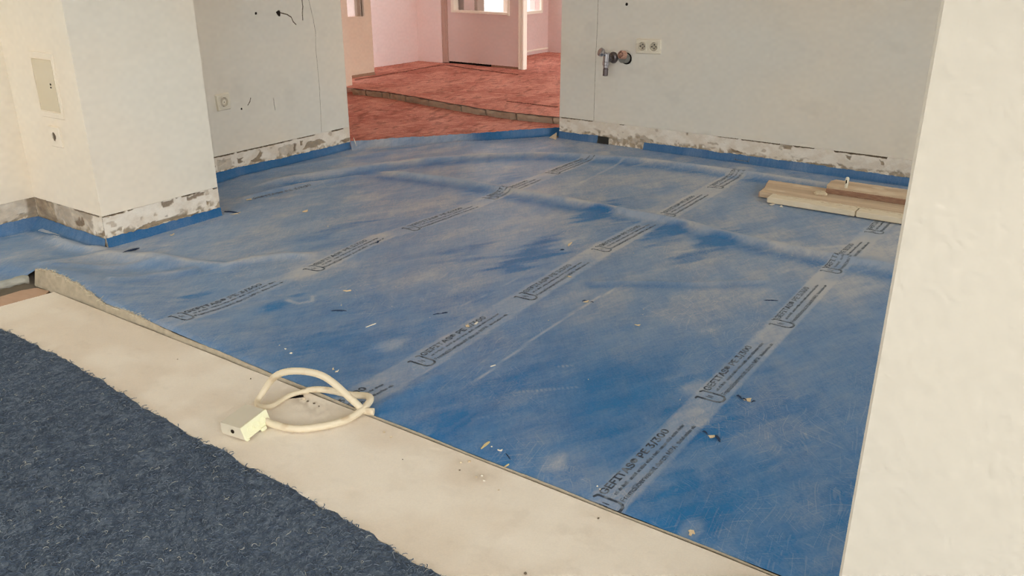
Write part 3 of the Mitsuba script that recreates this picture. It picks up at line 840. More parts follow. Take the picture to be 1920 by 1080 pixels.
# conformity mark: a U with hooked tips
U = []
arc = [(-.020, .066), (-.020, .016), (-.017, .006), (-.008, 0), (.008, 0), (.017, .006), (.020, .016), (.020, .066)]
from shapely.geometry import LineString
mark = LineString(arc).buffer(.0032, cap_style=2).union(LineString([(-.020, .066), (-.029, .066)]).buffer(.003)).union(LineString([(.020, .066), (.010, .070)]).buffer(.003))
mark = mark.union(LineString([(-.006, .030), (-.006, .048)]).buffer(.0012)).union(LineString([(.002, .030), (.002, .044)]).buffer(.0012))
mark_m = cat_(*[trimesh.creation.extrude_polygon(g, .0003, engine='earcut') for g in getattr(mark.simplify(.0003), 'geoms', [mark.simplify(.0003)])])
mark_m.apply_translation([0.004, -.006, 0])
block = dense(cat_(txt, txt3, small, mark_m))
PER = 0.572
for line, w, starts, yoff in [(strips[0][0], .041, [1.345 + PER * k for k in range(5)], -.028), (strips[1][0], .052, [1.075 + PER * k for k in range(6)], -.030), (strips[2][0], .045, [1.43 + PER * k for k in range(5)], -.030)]:
    for x0 in starts:
        b = np.argsort(line[:, 0])
        y0 = np.interp(x0 + .15, line[b, 0], line[b, 1])
        y1 = np.interp(x0 + .35, line[b, 0], line[b, 1])
        ang = math.atan2(y1 - y0, .2)
        mm = place_print(block, x0, y0 - .15 * math.tan(ang) + yoff, ang)
        ok = (mm.vertices[:, 0] > EDGE + .002) & (mm.vertices[:, 0] < 4.44)
        f = mm.faces[ok[mm.faces].all(1)]
        if len(f):
            mm = trimesh.Trimesh(mm.vertices, f, process=False)
            mm.remove_unreferenced_vertices()
            add('plastic_sheet__lettering', mm, 'ink')
# the strip along the column that shows only part of its lettering
mm = place_print(dense(txt), 2.45, 3.19 - .046, -.13)
add('plastic_sheet__lettering', mm, 'ink')


# ------------------------------------------------------------------ protective paper
def lip(y):
    return np.interp(y, [-0.6, 0.847, 1.022, 1.259, 1.605, 1.936, 2.17, 2.551, 2.684, 2.9], [0.90, .980, .992, 1.009, 1.023, 1.045, 1.067, 1.079, 1.082, 1.085])


ux, uy = np.linspace(0, 1, 46), np.arange(-0.6, 2.8601, 0.01)
A, B = np.meshgrid(ux, uy, indexing='ij')
x0 = lip(B) - 0.05
endx = np.interp(A, [0, 1], [0, 1])
Xp = x0 + (1.3325 - x0) * A
Yp = B + 0.0 * A
# the far end is cut obliquely
far = B > 2.80
Yp = np.where(B > 2.6, 2.6 + (B - 2.6) / (2.86 - 2.6) * ((2.849 - (Xp - 1.163) * 0.125) - 2.6), Yp)
Pz = np.stack([Xp, Yp, 0 * Xp], -1)
Zp = 0.0035 + 0.002 * (meshkit.fbm(Pz * [6, 6, 1], 3, 77) - .4) + 0.0012 * sstep(1.315, 1.335, Xp)
Zp = np.where(Xp < lip(Yp) - 0.006, -0.006, Zp)
dirt = np.zeros(Xp.size)
pc = np.stack([Xp.ravel(), Yp.ravel()], -1)
for (x, y, rad, am) in [(575, 757, .03, .6), (600, 770, .04, .4), (560, 750, .02, .6), (700, 765, .03, .2), (870, 870, .02, .4), (900, 893, .03, .4), (620, 800, .05, .15), (520, 730, .03, .2)]:
    c = floor_at(x, y)
    nn = meshkit.fbm(np.column_stack([pc * 60, 0 * pc[:, 0]]), 3, 5)
    dirt += am * np.exp(-(((pc - c[:2]) ** 2).sum(1)) / rad ** 2) * sstep(.42, .6, nn)
i = np.arange(Xp.size).reshape(Xp.shape)
q = np.stack([i[:-1, :-1], i[1:, :-1], i[1:, 1:], i[:-1, 1:]], -1).reshape(-1, 4)
add('paper_strip', trimesh.Trimesh(np.stack([Xp, Yp, Zp], -1).reshape(-1, 3), np.vstack([q[:, [0, 1, 2]], q[:, [0, 2, 3]]]), process=False), 'paper', smooth=True,
    uv=np.stack([np.clip(dirt, 0, 1), 0 * dirt], -1), label='long cream protective paper strip lying between the dark carpet and the blue sheet', cat='protective paper')

# ------------------------------------------------------------------ carpet
ys_ = np.arange(-1.0, 2.83, 0.012)
ts = np.r_[np.linspace(0, 0.9, 40), np.linspace(0.91, 1, 10)]
A, B = np.meshgrid(ts, ys_, indexing='ij')
rag = (meshkit.fbm(np.stack([ys_ * 22, 0 * ys_, 0 * ys_], -1), 4, 13) - .5) * 0.022
xe = np.interp(ys_, [-1, 0.5, 0.847, 1.022, 1.259, 1.605, 1.936, 2.17, 2.551, 2.684, 3.0, 3.6], [0.88, .955, .980, .992, 1.009, 1.023, 1.045, 1.067, 1.079, 1.082, 1.09, 1.1]) + rag
Xc = -0.4 + (xe[None] + 0.4) * A
Pz = np.stack([Xc, B, 0 * Xc], -1)
Zc = 0.009 + 0.0015 * (meshkit.fbm(Pz * 8, 3, 4) - .5)
Zc[-1] = 0.0045
Zc[-2] -= 0.001
i = np.arange(Xc.size).reshape(Xc.shape)
q = np.stack([i[:-1, :-1], i[1:, :-1], i[1:, 1:], i[:-1, 1:]], -1).reshape(-1, 4)
note('carpet', 'dark blue grey speckled needle felt carpet in the lower left corner', 'carpet')
add('carpet__backing', trimesh.Trimesh(np.stack([Xc, B, Zc], -1).reshape(-1, 3), np.vstack([q[:, [0, 1, 2]], q[:, [0, 2, 3]]]), process=False), 'carpet', smooth=True)


def fibres(n, seed, ln, wd, seg, curl, lift):
    r = np.random.default_rng(seed)
    y = r.uniform(0.55, 2.75, n)
    xm = np.interp(y, ys_, xe)
    x = r.uniform(0.18, 1, n) * 1.12
    ok = x < xm - 0.002
    x, y = x[ok], y[ok]
    n = len(x)
    th = r.normal(0.6, 0.9, n) + np.pi * r.integers(0, 2, n)
    L = ln * r.uniform(.5, 1.4, n)
    cv = r.normal(0, curl, n)
    pts = [np.stack([x, y], -1)]
    a = th.copy()
    for k in range(seg):
        pts.append(pts[-1] + (L / seg)[:, None] * np.stack([np.cos(a), np.sin(a)], -1))
        a = a + cv
    pts = np.stack(pts, 1)
    z = 0.0092 + lift * np.sin(np.linspace(0.15, np.pi - .15, seg + 1))[None] * r.uniform(.4, 1.2, n)[:, None]
    d = np.gradient(pts, axis=1)
    d /= np.linalg.norm(d, axis=2, keepdims=True) + 1e-9
    s = np.stack([-d[..., 1], d[..., 0]], -1) * wd / 2
    # flat-topped ridge: left, top, right
    lft = np.concatenate([pts - s, (z - wd * .3)[..., None]], -1)
    mid = np.concatenate([pts, (z + wd * .35)[..., None]], -1)
    rgt = np.concatenate([pts + s, (z - wd * .3)[..., None]], -1)
    V = np.stack([lft, mid, rgt], 2).reshape(-1, 3)
    m_ = (seg + 1) * 3
    f = []
    for k in range(seg):
        for c in range(2):
            a0, b0 = k * 3 + c, (k + 1) * 3 + c
            f += [[a0, b0, b0 + 1], [a0, b0 + 1, a0 + 1]]
    F = (np.array(f)[None] + (np.arange(n) * m_)[:, None, None]).reshape(-1, 3)
    return trimesh.Trimesh(V, F, process=False)


add('carpet__pile', fibres(26000, 1, .012, .0016, 3, .5, .0022), 'fibre_dark', kind='stuff', label='dark matted pile')
add('carpet__pile', fibres(9000, 2, .010, .0012, 3, .6, .0026), 'fibre_mid', kind='stuff', label='grey matted fibres')
add('carpet__pile', fibres(900, 3, .014, .0010, 5, .7, .0030), 'fibre_light', kind='stuff', label='pale curly lint fibres')

# ------------------------------------------------------------------ edge strip that stands along the far edge of the paper
ys2 = np.arange(0.15, 2.965, 0.006)
hh = np.interp(ys2, [0.15, 0.5, 1.0, 1.3, 1.5, 1.97, 2.1, 2.23, 2.41, 2.52, 2.69, 2.85, 2.94, 2.965], [.005, .006, .007, .007, .009, .016, .018, .021, .030, .024, .056, .066, .058, .054])
hh = hh + (meshkit.fbm(np.stack([ys2 * 45, 0 * ys2, 0 * ys2], -1), 4, 8) - .5) * 0.14 * hh
lean = 0.25 * hh
sec = []
for y, h, l in zip(ys2, hh, lean):
    t = 0.0016 + 0.05 * h
    w = 0.0015 * math.sin(y * 17)
    sec.append([[1.3365 + w, y, -.004], [1.3365 + w + l, y, h], [1.3365 + w + l + t, y, h + .0006], [1.3365 + w + t * 1.3, y, -.004]])
V = np.array(sec)
n = len(V)
i = np.arange(n * 4).reshape(n, 4)
f = []
for c in range(4):
    a, b = i[:, c], i[:, (c + 1) % 4]
    f.append(np.stack([a[:-1], a[1:], b[1:]], -1))
    f.append(np.stack([a[:-1], b[1:], b[:-1]], -1))
f.append(np.array([[0, 1, 2], [0, 2, 3], [i[-1, 0], i[-1, 2], i[-1, 1]], [i[-1, 0], i[-1, 3], i[-1, 2]]]))
note('edge_strip', 'grey felt edge strip standing along the seam of paper and blue sheet', 'edge strip')
add('edge_strip__strip', trimesh.Trimesh(V.reshape(-1, 3), np.vstack(f), process=False), 'felt')
tuft = []
r = np.random.default_rng(17)
for k in range(420):
    y = r.uniform(2.3, 2.95)
    h = np.interp(y, ys2, hh)
    x = 1.3365 + .25 * h + .002
    a = np.array([x + r.uniform(-.003, .004), y, h - .002])
    b = a + np.array([r.normal(0, .005), r.normal(0, .006), r.uniform(.000, .005)])
    c = b + np.array([r.normal(0, .004), r.normal(0, .005), r.uniform(-.002, .004)])
    tuft.append(tube([a, b, c], [.0009, .0007, .0004], 3, False))
add('edge_strip__lint_fringe', cat_(*tuft), 'lint', kind='stuff', label='pale torn lint fringe on the top edge')

# ------------------------------------------------------------------ things at the far left end of the paper
b = prism([(0.60, 2.955), (0.60, 2.87), (1.10, 2.845), (1.30, 2.83), (1.332, 2.86), (1.325, 2.925), (1.28, 2.945), (1.0, 2.95)], [0, 0, -.0115], [1, 0, 0], [0, 1, 0], [0, 0, 1], .012)
add('cardboard_strip', b, 'cardboard', label='brown cardboard strip at the far left end of the cream paper', cat='cardboard')
note('felt_roll', 'grey rolled felt edge beside the brown cardboard at the left frame edge', 'felt roll')
r1 = spline([[0.5, 2.972, .018], [0.9, 2.982, .020], [1.15, 2.986, .022], [1.28, 2.982, .024], [1.325, 2.972, .022]], 50)
r2 = spline([[0.5, 3.022, .014], [0.9, 3.02, .016], [1.15, 3.022, .016], [1.3, 3.018, .014]], 50)
jit = lambda m, s, sd: trimesh.Trimesh(m.vertices + (meshkit.fbm(m.vertices * 90, 3, sd)[:, None] - .5) * s, m.faces, process=False)
add('felt_roll__roll', jit(tube(r1, np.linspace(.018, .014, 50), 12), .012, 1), 'felt_gray', smooth=True)
add('felt_roll__roll', jit(tube(r2, np.linspace(.011, .008, 50), 12), .010, 2), 'felt_gray', smooth=True)


# ------------------------------------------------------------------ sockets, cabinet, plumbing
def frame_at(o, nrm):
    n = np.asarray(nrm, float)
    z = np.array([0, 0, 1.0])
    x = np.cross(z, n)     # to the right when looking at the wall
    M = np.eye(4)
    M[:3, 0], M[:3, 1], M[:3, 2], M[:3, 3] = x, z, n, o
    return M


def on(M, m):
    m = m.copy()
    m.apply_transform(M)
    return m


def rounded(w, h, d, r, z0=0.0, top=0.0):
    """plate centred on the origin, depth along +z, edges drawn in by 'top' at the front"""
    from shapely.geometry import box as sbox
    p0 = sbox(-w / 2 + r, -h / 2 + r, w / 2 - r, h / 2 - r).buffer(r, quad_segs=4)
    a = np.array(p0.exterior.coords)[:-1]
    b = a * [(w - 2 * top) / w, (h - 2 * top) / h]
    pts = np.vstack([np.column_stack([a, np.full(len(a), z0)]), np.column_stack([a, np.full(len(a), z0 + d * .6)]), np.column_stack([b, np.full(len(b), z0 + d)])])
    return tm(m3.Manifold.hull_points(pts))


def cyl(r, d, x=0, y=0, z0=0, n=28):
    c = trimesh.creation.cylinder(r, d, sections=n)
    c.apply_translation([x, y, z0 + d / 2])
    return c


def socket_insert(key, M, dx, rot=0.0, m='socket', dot=False):
    ring = cut(cyl(.0198, .0125, dx, 0, .0005), [cyl(.0178, .02, dx, 0, .0035)])
    add(key + '__shadow_gap', on(M, cut(cyl(.0232, .004, dx, 0, .0005), [cyl(.0199, .02, dx, 0, -.005)])), 'core')  # dark ring painted in for the shade of the gap
    add(key + '__cup_rim', on(M, ring), m)
    add(key + '__cup_floor', on(M, cyl(.0178, .001, dx, 0, .0036)), 'socket_cup_shade')
    c, s = math.cos(rot), math.sin(rot)
    if dot:
        add(key + '__centre_boss', on(M, cyl(.0125, .0075, dx, 0, .0046)), m)
        add(key + '__centre_hole', on(M, cyl(.0022, .0006, dx, 0, .0121, 12)), 'hole')
        return
    pins = [cyl(.0034, .0012, dx + c * .0095, s * .0095, .0046, 12), cyl(.0034, .0012, dx - c * .0095, -s * .0095, .0046, 12)]
    for p in pins:
        add(key + '__pin_hole', on(M, p), 'hole')
    for sg in (1, -1):
        cl = box(dx - .0028, dx + .0028, .0135 * sg - .0035, .0135 * sg + .0035, .0052, .0098)
        R = trimesh.transformations.rotation_matrix(rot, [0, 0, 1], [dx, 0, 0])
        cl.apply_transform(R)
        add(key + '__earth_clip', on(M, cl), 'hole')


def socket(key, o, nrm, n, label, tilt=0.0, m='socket', rot=0.0):
    note(key, label, 'socket')
    M = frame_at(o, nrm) @ trimesh.transformations.rotation_matrix(tilt, [0, 0, 1])
    W = .081 + .071 * (n - 1)
    xs_ = [(k - (n - 1) / 2) * .071 for k in range(n)]
    fr = cut(rounded(W, .081, .010, .006, 0, .004), [cyl(.0232, .05, x, 0, -.02) for x in xs_])
    add(key + '__frame', on(M, fr), m)
    for x in xs_:
        pl = cut(rounded(.056, .056, .0035, .003, .0095, .001), [cyl(.0226, .05, x * 0, 0, 0)])
        pl.apply_translation([x, 0, 0])
        add(key + '__cover', on(M, pl), m)
        socket_insert(key, M, x, rot, m, n == 1)


c = wall_y(417.5, 191, YL)
socket('wall_socket', [c[0], YL, c[2]], NL, 1, 'single cream wall socket on the grey wall left of the doorway', tilt=.04)
c = wall_x(1216.5, 87, XR)
socket('double_wall_socket', [XR, c[1], c[2]], NR, 2, 'double cream wall socket on the right wall beside the water valve', tilt=0.02, rot=math.pi / 2)
# outlet under the cabinet, on the column
k = 'cable_outlet'
note(k, 'cream cable outlet with a dark slot below the small cabinet on the column', 'wall outlet')
c = wall_x(106, 256, 1.70)
M = frame_at([1.70, c[1], c[2]], NR)
add(k + '__frame', on(M, cut(rounded(.082, .082, .010, .006, 0, .004), [cyl(.014, .05, 0, .002, .002)])), 'wall_warm')
add(k + '__slot', on(M, box(-.006, .008, -.018, .020, .004, .0108, .003)), 'core', label='dark slot')
k = 'distribution_cabinet'
note(k, 'small cream flush cabinet with flat door on the left side of the column', 'wall cabinet')
y0, y1, z0, z1 = 3.232, 3.396, .492, .738
M = frame_at([1.70, (y0 + y1) / 2, (z0 + z1) / 2], NR)
W, Hh = y1 - y0, z1 - z0
fr = cut(rounded(W, Hh, .006, .004, 0, .002), [box(-W / 2 + .010, W / 2 - .012, -Hh / 2 + .022, Hh / 2 - .022, .002, .05)])
add(k + '__frame', on(M, fr), 'wall_warm')
add(k + '__door', on(M, rounded(W - .028, Hh - .052, .0065, .002, .001, .001)), 'cabinet')
add(k + '__lock', on(M, cat_(cyl(.004, .003, W / 2 - .042, .008, .006, 12), cyl(.003, .003, W / 2 - .043, -.004, .006, 12))), 'hole', label='small dark lock')

# angle valve
k = 'angle_valve'
note(k, 'chrome angle valve on the right wall near the doorway', 'valve')
v0 = wall_x(1150, 108, XR)
o = np.array([XR, v0[1], v0[2]])
X_ = np.array([-1.0, 0, 0])
Zv = np.array([0, 0, 1.0])
b0 = o + X_ * .082
SV = lambda q: [(r_ * 1.25, h_ * 1.18) for r_, h_ in q]
add(k + '__rosette', lathe(SV([(.0, .014), (.012, .014), (.020, .010), (.026, .0), (.0, 0)]), o, X_), 'steel_dark', smooth=30)
add(k + '__inlet', lathe(SV([(.0115, 0), (.0115, .030), (.014, .032), (.014, .050), (.0115, .052), (.0115, .080), (0, .080)]), o, X_), 'steel_dark', smooth=30)
dn = np.array([-.04, 0.02, -1.0])
add(k + '__body', lathe(SV([(0, -.030), (.012, -.030), (.0155, -.024), (.0155, .012), (.017, .014), (.017, .028), (.013, .030), (.013, .040), (0, .040)]), b0, dn), 'chrome', smooth=30)
add(k + '__outlet', lathe(SV([(0, .040), (.0105, .040), (.0105, .046), (.012, .048), (.012, .078), (.010, .080), (0, .080)]), b0, dn), 'steel_dark', smooth=30)
hd = np.array([-.75, .42, .40])
add(k + '__handle', lathe(SV([(0, .006), (.010, .006), (.010, .022), (.017, .024), (.019, .030), (.019, .042), (.014, .046), (0, .046)]), b0 + Zv * .022, hd, 10), 'chrome', smooth=30)

# drain pipe: grey pipe in the wall, a cut stub sitting in it
k = 'drain_pipe'
note(k, 'grey drain pipe with a pinkish cut stub sticking out between valve and double socket', 'pipe')
d0 = wall_x(1174, 109, XR)
o = np.array([XR, d0[1], d0[2]])
add(k + '__sleeve', lathe([(.0, .040), (.024, .040), (.028, .040), (.028, .0), (.0, .0)], o, X_ + np.array([0, .12, .10])), 'pipe_gray', smooth=30)
add(k + '__wall_gap', lathe([(.0, .0015), (.033, .0015), (.033, 0), (0, 0)], o + np.array([0, -.003, -.002]), X_), 'dark')
s0 = wall_x(1170, 103, XR - .045)
ax = X_ + np.array([0, .28, .12])
sr = lathe([(.0225, 0), (.0225, .030), (.0215, .033), (.018, .032), (.017, .018), (.006, .016), (.0, .020)], np.array([XR - .040, s0[1], s0[2]]), ax)
sr.vertices += (meshkit.fbm(sr.vertices * 60, 2, 3)[:, None] - .5) * .006
add(k + '__cut_stub', sr, 'pipe_cut', smooth=30, label='pinkish cut pipe stub')
pc0 = np.array([XR - .040, s0[1], s0[2]]) + ax / np.linalg.norm(ax) * .026
add(k + '__stub_plug', jit(trimesh.Trimesh(*[trimesh.creation.icosphere(2, .012).vertices * [.6, 1, .9] + pc0 + np.array([0, 0, -.002]), trimesh.creation.icosphere(2).faces], process=False), .006, 5), 'pipe_cut', smooth=True)

# ------------------------------------------------------------------ planks at the right
def board(x0, x1, y0, y1, z0, z1, left_cut, bev=.0015, seed=0):
    """board running along y; its +y end follows left_cut: list of (x, dy)"""
    poly = [(x0, y0)] + [(x1, y0)] + [(x, y1 + d) for x, d in left_cut]
    m = trimesh.creation.extrude_polygon(Polygon(poly).buffer(-bev).buffer(bev, join_style=1), z1 - z0, engine='earcut')
    m.apply_translation([0, 0, z0])
    return m


k = 'chipboard_offcut'
note(k, 'wide chipboard board lying lowest on the blue sheet at the right', 'board')
m = board(3.868, 4.105, 0.22, 1.25, .007, .0325, [(4.105, .035), (4.03, .022), (3.95, .004), (3.868, 0)])
add(k + '__board', m, 'board')
add(k + '__broken_edge', prism([(3.866, 1.252), (3.95, 1.256), (4.03, 1.274), (4.107, 1.288), (4.105, 1.281), (4.03, 1.266), (3.95, 1.249), (3.872, 1.245)], [0, 0, .008], [1, 0, 0], [0, 1, 0], [0, 0, 1], .0235), 'board_edge', label='reddish brown broken end')
k = 'cream_batten'
note(k, 'cream painted batten along the front edge of the chipboard board', 'batten')
for (ya_, yb_) in [(0.795, 1.188), (0.20, 0.792)]:
    add(k + '__length', box(3.792, 3.867, ya_, yb_, .006, .034, .004), 'cream')
gl = []
r = np.random.default_rng(9)
for t in range(90):
    y = r.uniform(.6, 1.15)
    x = min(3.852 + r.normal(0, .008), 3.862)
    gl.append(trimesh.Trimesh(trimesh.creation.icosphere(1).vertices * [r.uniform(.002, .008), r.uniform(.004, .018), r.uniform(.0008, .002)] + [x, y, .034], trimesh.creation.icosphere(1).faces, process=False))
add(k + '__glue_crust', cat_(*gl), 'glue', kind='stuff', label='dried glue crust')
k = 'upper_board'
note(k, 'shorter brown board lying on top of the chipboard board', 'board')
m = board(4.015, 4.195, 0.22, 0.99, .0335, .059, [(4.195, .0), (4.16, .012), (4.07, .008), (4.035, -.004), (4.015, -.012)])
add(k + '__board', m, 'board')
fe = prism([(0.22, .0345), (0.985, .0345), (0.985, .056), (0.9, .058), (0.22, .0575)], [4.0125, 0, 0], [0, 1, 0], [0, 0, 1], [1, 0, 0], .003)
add(k + '__dark_edge', fe, 'board_edge', label='dark brown sawn front edge')
lump = trimesh.Trimesh(trimesh.creation.icosphere(2).vertices * [.03, .03, .010] + [3.985, 1.0, .035], trimesh.creation.icosphere(2).faces, process=False)
add('plaster_lump', jit(lump, .012, 4), 'glue', smooth=True, label='cream plaster lump at the left end of the upper board', cat='plaster lump')
c = floor_at(1586, 352, .059)
plug = lathe([(0, 0), (.007, 0), (.0075, .020), (.0085, .034), (.0085, .046), (.006, .050), (0, .050)], c, [0.05, -.02, 1], 14)
note('wall_plug', 'small white plastic wall plug standing upright on the upper board', 'wall plug')
add('wall_plug__sleeve', plug, 'plastic', smooth=30)
add('wall_plug__slit', box(c[0] - .0095, c[0] - .0065, c[1] - .0022, c[1] + .0022, .059 + .022, .059 + .038), 'hole')

# ------------------------------------------------------------------ junction box with its cable
k = 'junction_box'
note(k, 'white plastic junction box with a looped cable lying on the cream paper', 'junction box')
A_, B_ = floor_at(460, 826, .009), floor_at(506, 790, .013)
dv = floor_at(416, 812, .009) - A_
up = np.array([0, 0, .030])
slant = dv / np.linalg.norm(dv) * .012
A1, B1 = A_ + up + slant, B_ + up + slant
A2, B2 = A_ + dv, B_ + dv
A3, B3 = A2 + up, B2 + up
add(k + '__body', tm(m3.Manifold.hull_points(np.array([A_, B_, A1, B1, A2, B2, A3, B3]))), 'plastic_box')
e1 = (B_ - A_) / np.linalg.norm(B_ - A_)
e2 = (A1 - A_) / np.linalg.norm(A1 - A_)
e3 = np.cross(e1, e2)
if e3 @ dv > 0:
    e3 = -e3
Lf, Hf = np.linalg.norm(B_ - A_), np.linalg.norm(A1 - A_)
Mf = np.eye(4)
Mf[:3, 0], Mf[:3, 1], Mf[:3, 2], Mf[:3, 3] = e1, e2, e3, A_
flip = np.linalg.det(Mf[:3, :3]) < 0


def onf(m):
    m = m.copy()
    m.apply_transform(Mf)
    if flip:
        m.invert()
    return m


add(k + '__front_lid', onf(box(-.001, Lf + .001, -.001, Hf + .001, 0, .004, .001)), 'plastic_front', label='pale yellow front lid')
for xx in (.26, .50, .74):
    ring = cut(cyl(.0095, .0016, Lf * xx, Hf * .48, .004), [cyl(.0080, .01, Lf * xx, Hf * .48, .003)])
    add(k + '__knockout_ring', onf(ring), 'plastic_front')
add(k + '__latch', onf(box(Lf * .58, Lf * .74, -.007, .002, 0, .010, .001)), 'plastic_front')
add(k + '__latch', onf(box(.002, .010, -.004, .001, 0, .006, .001)), 'plastic_front')
sd = (A_ + A2) / 2 + up * .5 - e1 * .0004
add(k + '__side_hole', lathe([(0, .001), (.005, .001), (.005, 0), (0, 0)], sd, -e1, 12), 'hole')
# cable
S = lambda x, y, z: floor_at(x, y, z)
pth = [B_ + dv * .25 + np.array([-.01, 0, .012]), S(520, 800, .012), S(560, 808, .010), S(600, 804, .010), S(640, 792, .014), S(672, 774, .020), S(690, 757, .026), S(694, 746, .028),
       S(684, 742, .025), S(662, 741, .020), S(630, 738, .013), S(595, 736, .009), S(560, 739, .009), S(530, 751, .009), S(505, 765, .009), S(488, 764, .010), S(483, 752, .014), S(492, 737, .030)]
pth = np.array(pth)
# arch: rises over the paper edge and dives under the loop
a0, a1 = floor_at(492, 752, .0), floor_at(700, 785, .0)
arch = []
for (x, y, t) in [(502, 722, .10), (520, 703, .22), (545, 696, .34), (575, 697, .47), (605, 705, .58), (630, 722, .68), (655, 745, .78), (677, 766, .88), (692, 780, .97)]:
    base = a0 + (a1 - a0) * t
    # height on the vertical plane through both feet
    d = ray(x, y)
    nrm = np.array([-(a1 - a0)[1], (a1 - a0)[0], 0])
    tt = (nrm @ (a0 - np.array([0, 0, EYE]))) / (nrm @ d)
    arch.append(np.array([0, 0, EYE]) + d * tt)
arch = np.array(arch)
arch[:, 2] = np.maximum(arch[:, 2], .006)
full = np.vstack([pth, arch, arch[-1:] + [[.006, -.012, -.001]]])
sp = spline(full, 260)
s = np.linspace(0, 1, 260)
rad = np.interp(s, [0, .40, .46, .50, .56, .66, .70, 1], [.0092, .0092, .0085, .0066, .0062, .0078, .0090, .0092])
sp[:, 2] = np.maximum(sp[:, 2], np.where(sp[:, 0] > 1.325, np.maximum(sheet_h(sp[:, :2]), .010), .0065) + rad)
add(k + '__cable', tube(sp, rad, 18), 'cable', smooth=40, label='thick cream cable bent into a loop')

# ------------------------------------------------------------------ debris
def crumb(c, r, sq=(1, 1, .6), seed=0):
    s = trimesh.creation.icosphere(1)
    rr = np.random.default_rng(seed)
    v = s.vertices * (1 + rr.uniform(-.3, .3, (len(s.vertices), 1))) * np.array(sq) * r
    a = rr.uniform(0, 6.28)
    R = np.array([[math.cos(a), -math.sin(a), 0], [math.sin(a), math.cos(a), 0], [0, 0, 1]])
    return trimesh.Trimesh(v @ R.T + c + np.array([0, 0, r * sq[2] * .7]), s.faces, process=False)


def flake_mesh(c, lx, ly, ang, seed, th=.0012, bend=.004):
    rr = np.random.default_rng(seed)
    n = 11
    t = (np.arange(n) + rr.uniform(-.3, .3, n)) / n * 2 * np.pi
    rad = rr.uniform(.38, 1.12, n)
    ring = np.stack([np.cos(t) * rad * lx, np.sin(t) * rad * ly], -1)
    inner = ring * .5
    P2 = np.vstack([[[0, 0]], inner, ring])
    z = bend * (P2[:, 0] / lx) ** 2 + rr.uniform(-.0006, .0008, len(P2))
    R = np.array([[math.cos(ang), -math.sin(ang)], [math.sin(ang), math.cos(ang)]])
    Q = P2 @ R.T
    top = np.column_stack([Q + c[:2], c[2] + z + th])
    bot = np.column_stack([Q + c[:2], c[2] + z])
    V = np.vstack([top, bot])
    m_ = len(P2)
    f = []
    for j in range(n):
        k_ = (j + 1) % n
        a, b, e, g = 1 + j, 1 + k_, 1 + n + j, 1 + n + k_
        f += [[0, a, b], [a, e, g], [a, g, b]]
        f += [[m_, m_ + b, m_ + a], [m_ + a, m_ + g, m_ + e], [m_ + a, m_ + b, m_ + g], [e, m_ + e, m_ + g], [e, m_ + g, g]]
    return trimesh.Trimesh(V, np.array(f), process=False)


def on_sheet(x, y):
    c = floor_at(x, y)
    for _ in range(4):
        c = floor_at(x, y, float(sheet_h(c[None, :2])[0]))
    return c


CR = {0: dict(label='white crumb above the cable loop, the left one of a close pair'), 1: dict(label='largest white crumb on the sheet, right one of the pair above the cable loop'),
      4: dict(label='white crumb on the sheet midway between column and left printed strip'), 5: dict(label='white crumb right beside the straw coloured splinter')}
GR = 'small pale crumbs scattered on the blue sheet'
for k_, (x, y, r) in enumerate([(535, 655, .0032), (546, 663, .0042), (524, 648, .0018), (742, 538, .0018), (615, 425, .003), (922, 838, .0022), (1028, 601, .0018), (1103, 712, .0018),
                                (985, 468, .002), (1188, 475, .002), (806, 596, .0016), (640, 573, .002), (1313, 555, .002), (1207, 580, .0016), (640, 571, .0016), (1275, 750, .0016), (1485, 480, .0022),
                                (1440, 478, .002), (707, 370, .003), (313, 479, .003), (396, 415, .002), (1125, 918, .0022), (1120, 912, .0020), (735, 575, .0015), (1205, 590, .0014)]):
    add('crumb', crumb(on_sheet(x, y), r, seed=k_), 'crumb', smooth=True, cat='crumb', **CR.get(k_, dict(label='small pale plaster crumb on the blue sheet', group=GR)))
GP = 'grit specks on the cream paper'
for k_, (x, y, r, m) in enumerate([(864, 868, .003, 'glue'), (880, 866, .003, 'flake'), (893, 895, .0025, 'glue'), (903, 893, .0035, 'crumb'), (908, 902, .003, 'crumb'), (935, 919, .002, 'glue'),
                                   (862, 882, .002, 'core'), (720, 811, .003, 'glue'), (733, 820, .0028, 'glue'), (470, 711, .0018, 'core'), (755, 862, .0014, 'core'), (1122, 972, .002, 'core'),
                                   (333, 674, .0018, 'core'), (985, 1076, .003, 'core'), (589, 757, .003, 'core'), (577, 753, .003, 'core'), (570, 749, .004, 'glue'), (598, 762, .002, 'core'), (470, 710, .0018, 'core')]):
    add('grit', crumb(floor_at(x, y, .004), r, seed=100 + k_), m, smooth=True, label='tiny speck of grit on the cream paper', cat='grit', group=GP)


def single(key, mesh, m, label, cat, smooth=False):
    return add(key, mesh, m, smooth=smooth, label=label, cat=cat)


single('plaster_flake', flake_mesh(on_sheet(467, 373), .040, .016, 1.0, 3), 'flake', 'beige plaster flake on the blue sheet right of the column foot', 'flake')
single('plaster_flake', flake_mesh(on_sheet(572, 397), .022, .012, .5, 4), 'flake', 'small tan flake on the sheet a step right of the column', 'flake')
single('plaster_flake', flake_mesh(on_sheet(652, 546), .022, .007, -.8, 5), 'flake', 'tan flake with a dark rim left of the middle printed strip', 'flake')
single('plaster_flake', flake_mesh(on_sheet(877, 612), .014, .007, .6, 6), 'flake', 'tan flake lying across the lettering of the middle printed strip', 'flake')
single('plaster_flake', flake_mesh(on_sheet(893, 607), .016, .004, .3, 16), 'crumb', 'pale sliver touching the tan flake on the middle printed strip', 'flake')
single('plaster_flake', flake_mesh(on_sheet(1197, 610), .013, .006, -.6, 7), 'flake', 'small tan flake on open sheet between the two near printed strips', 'flake')
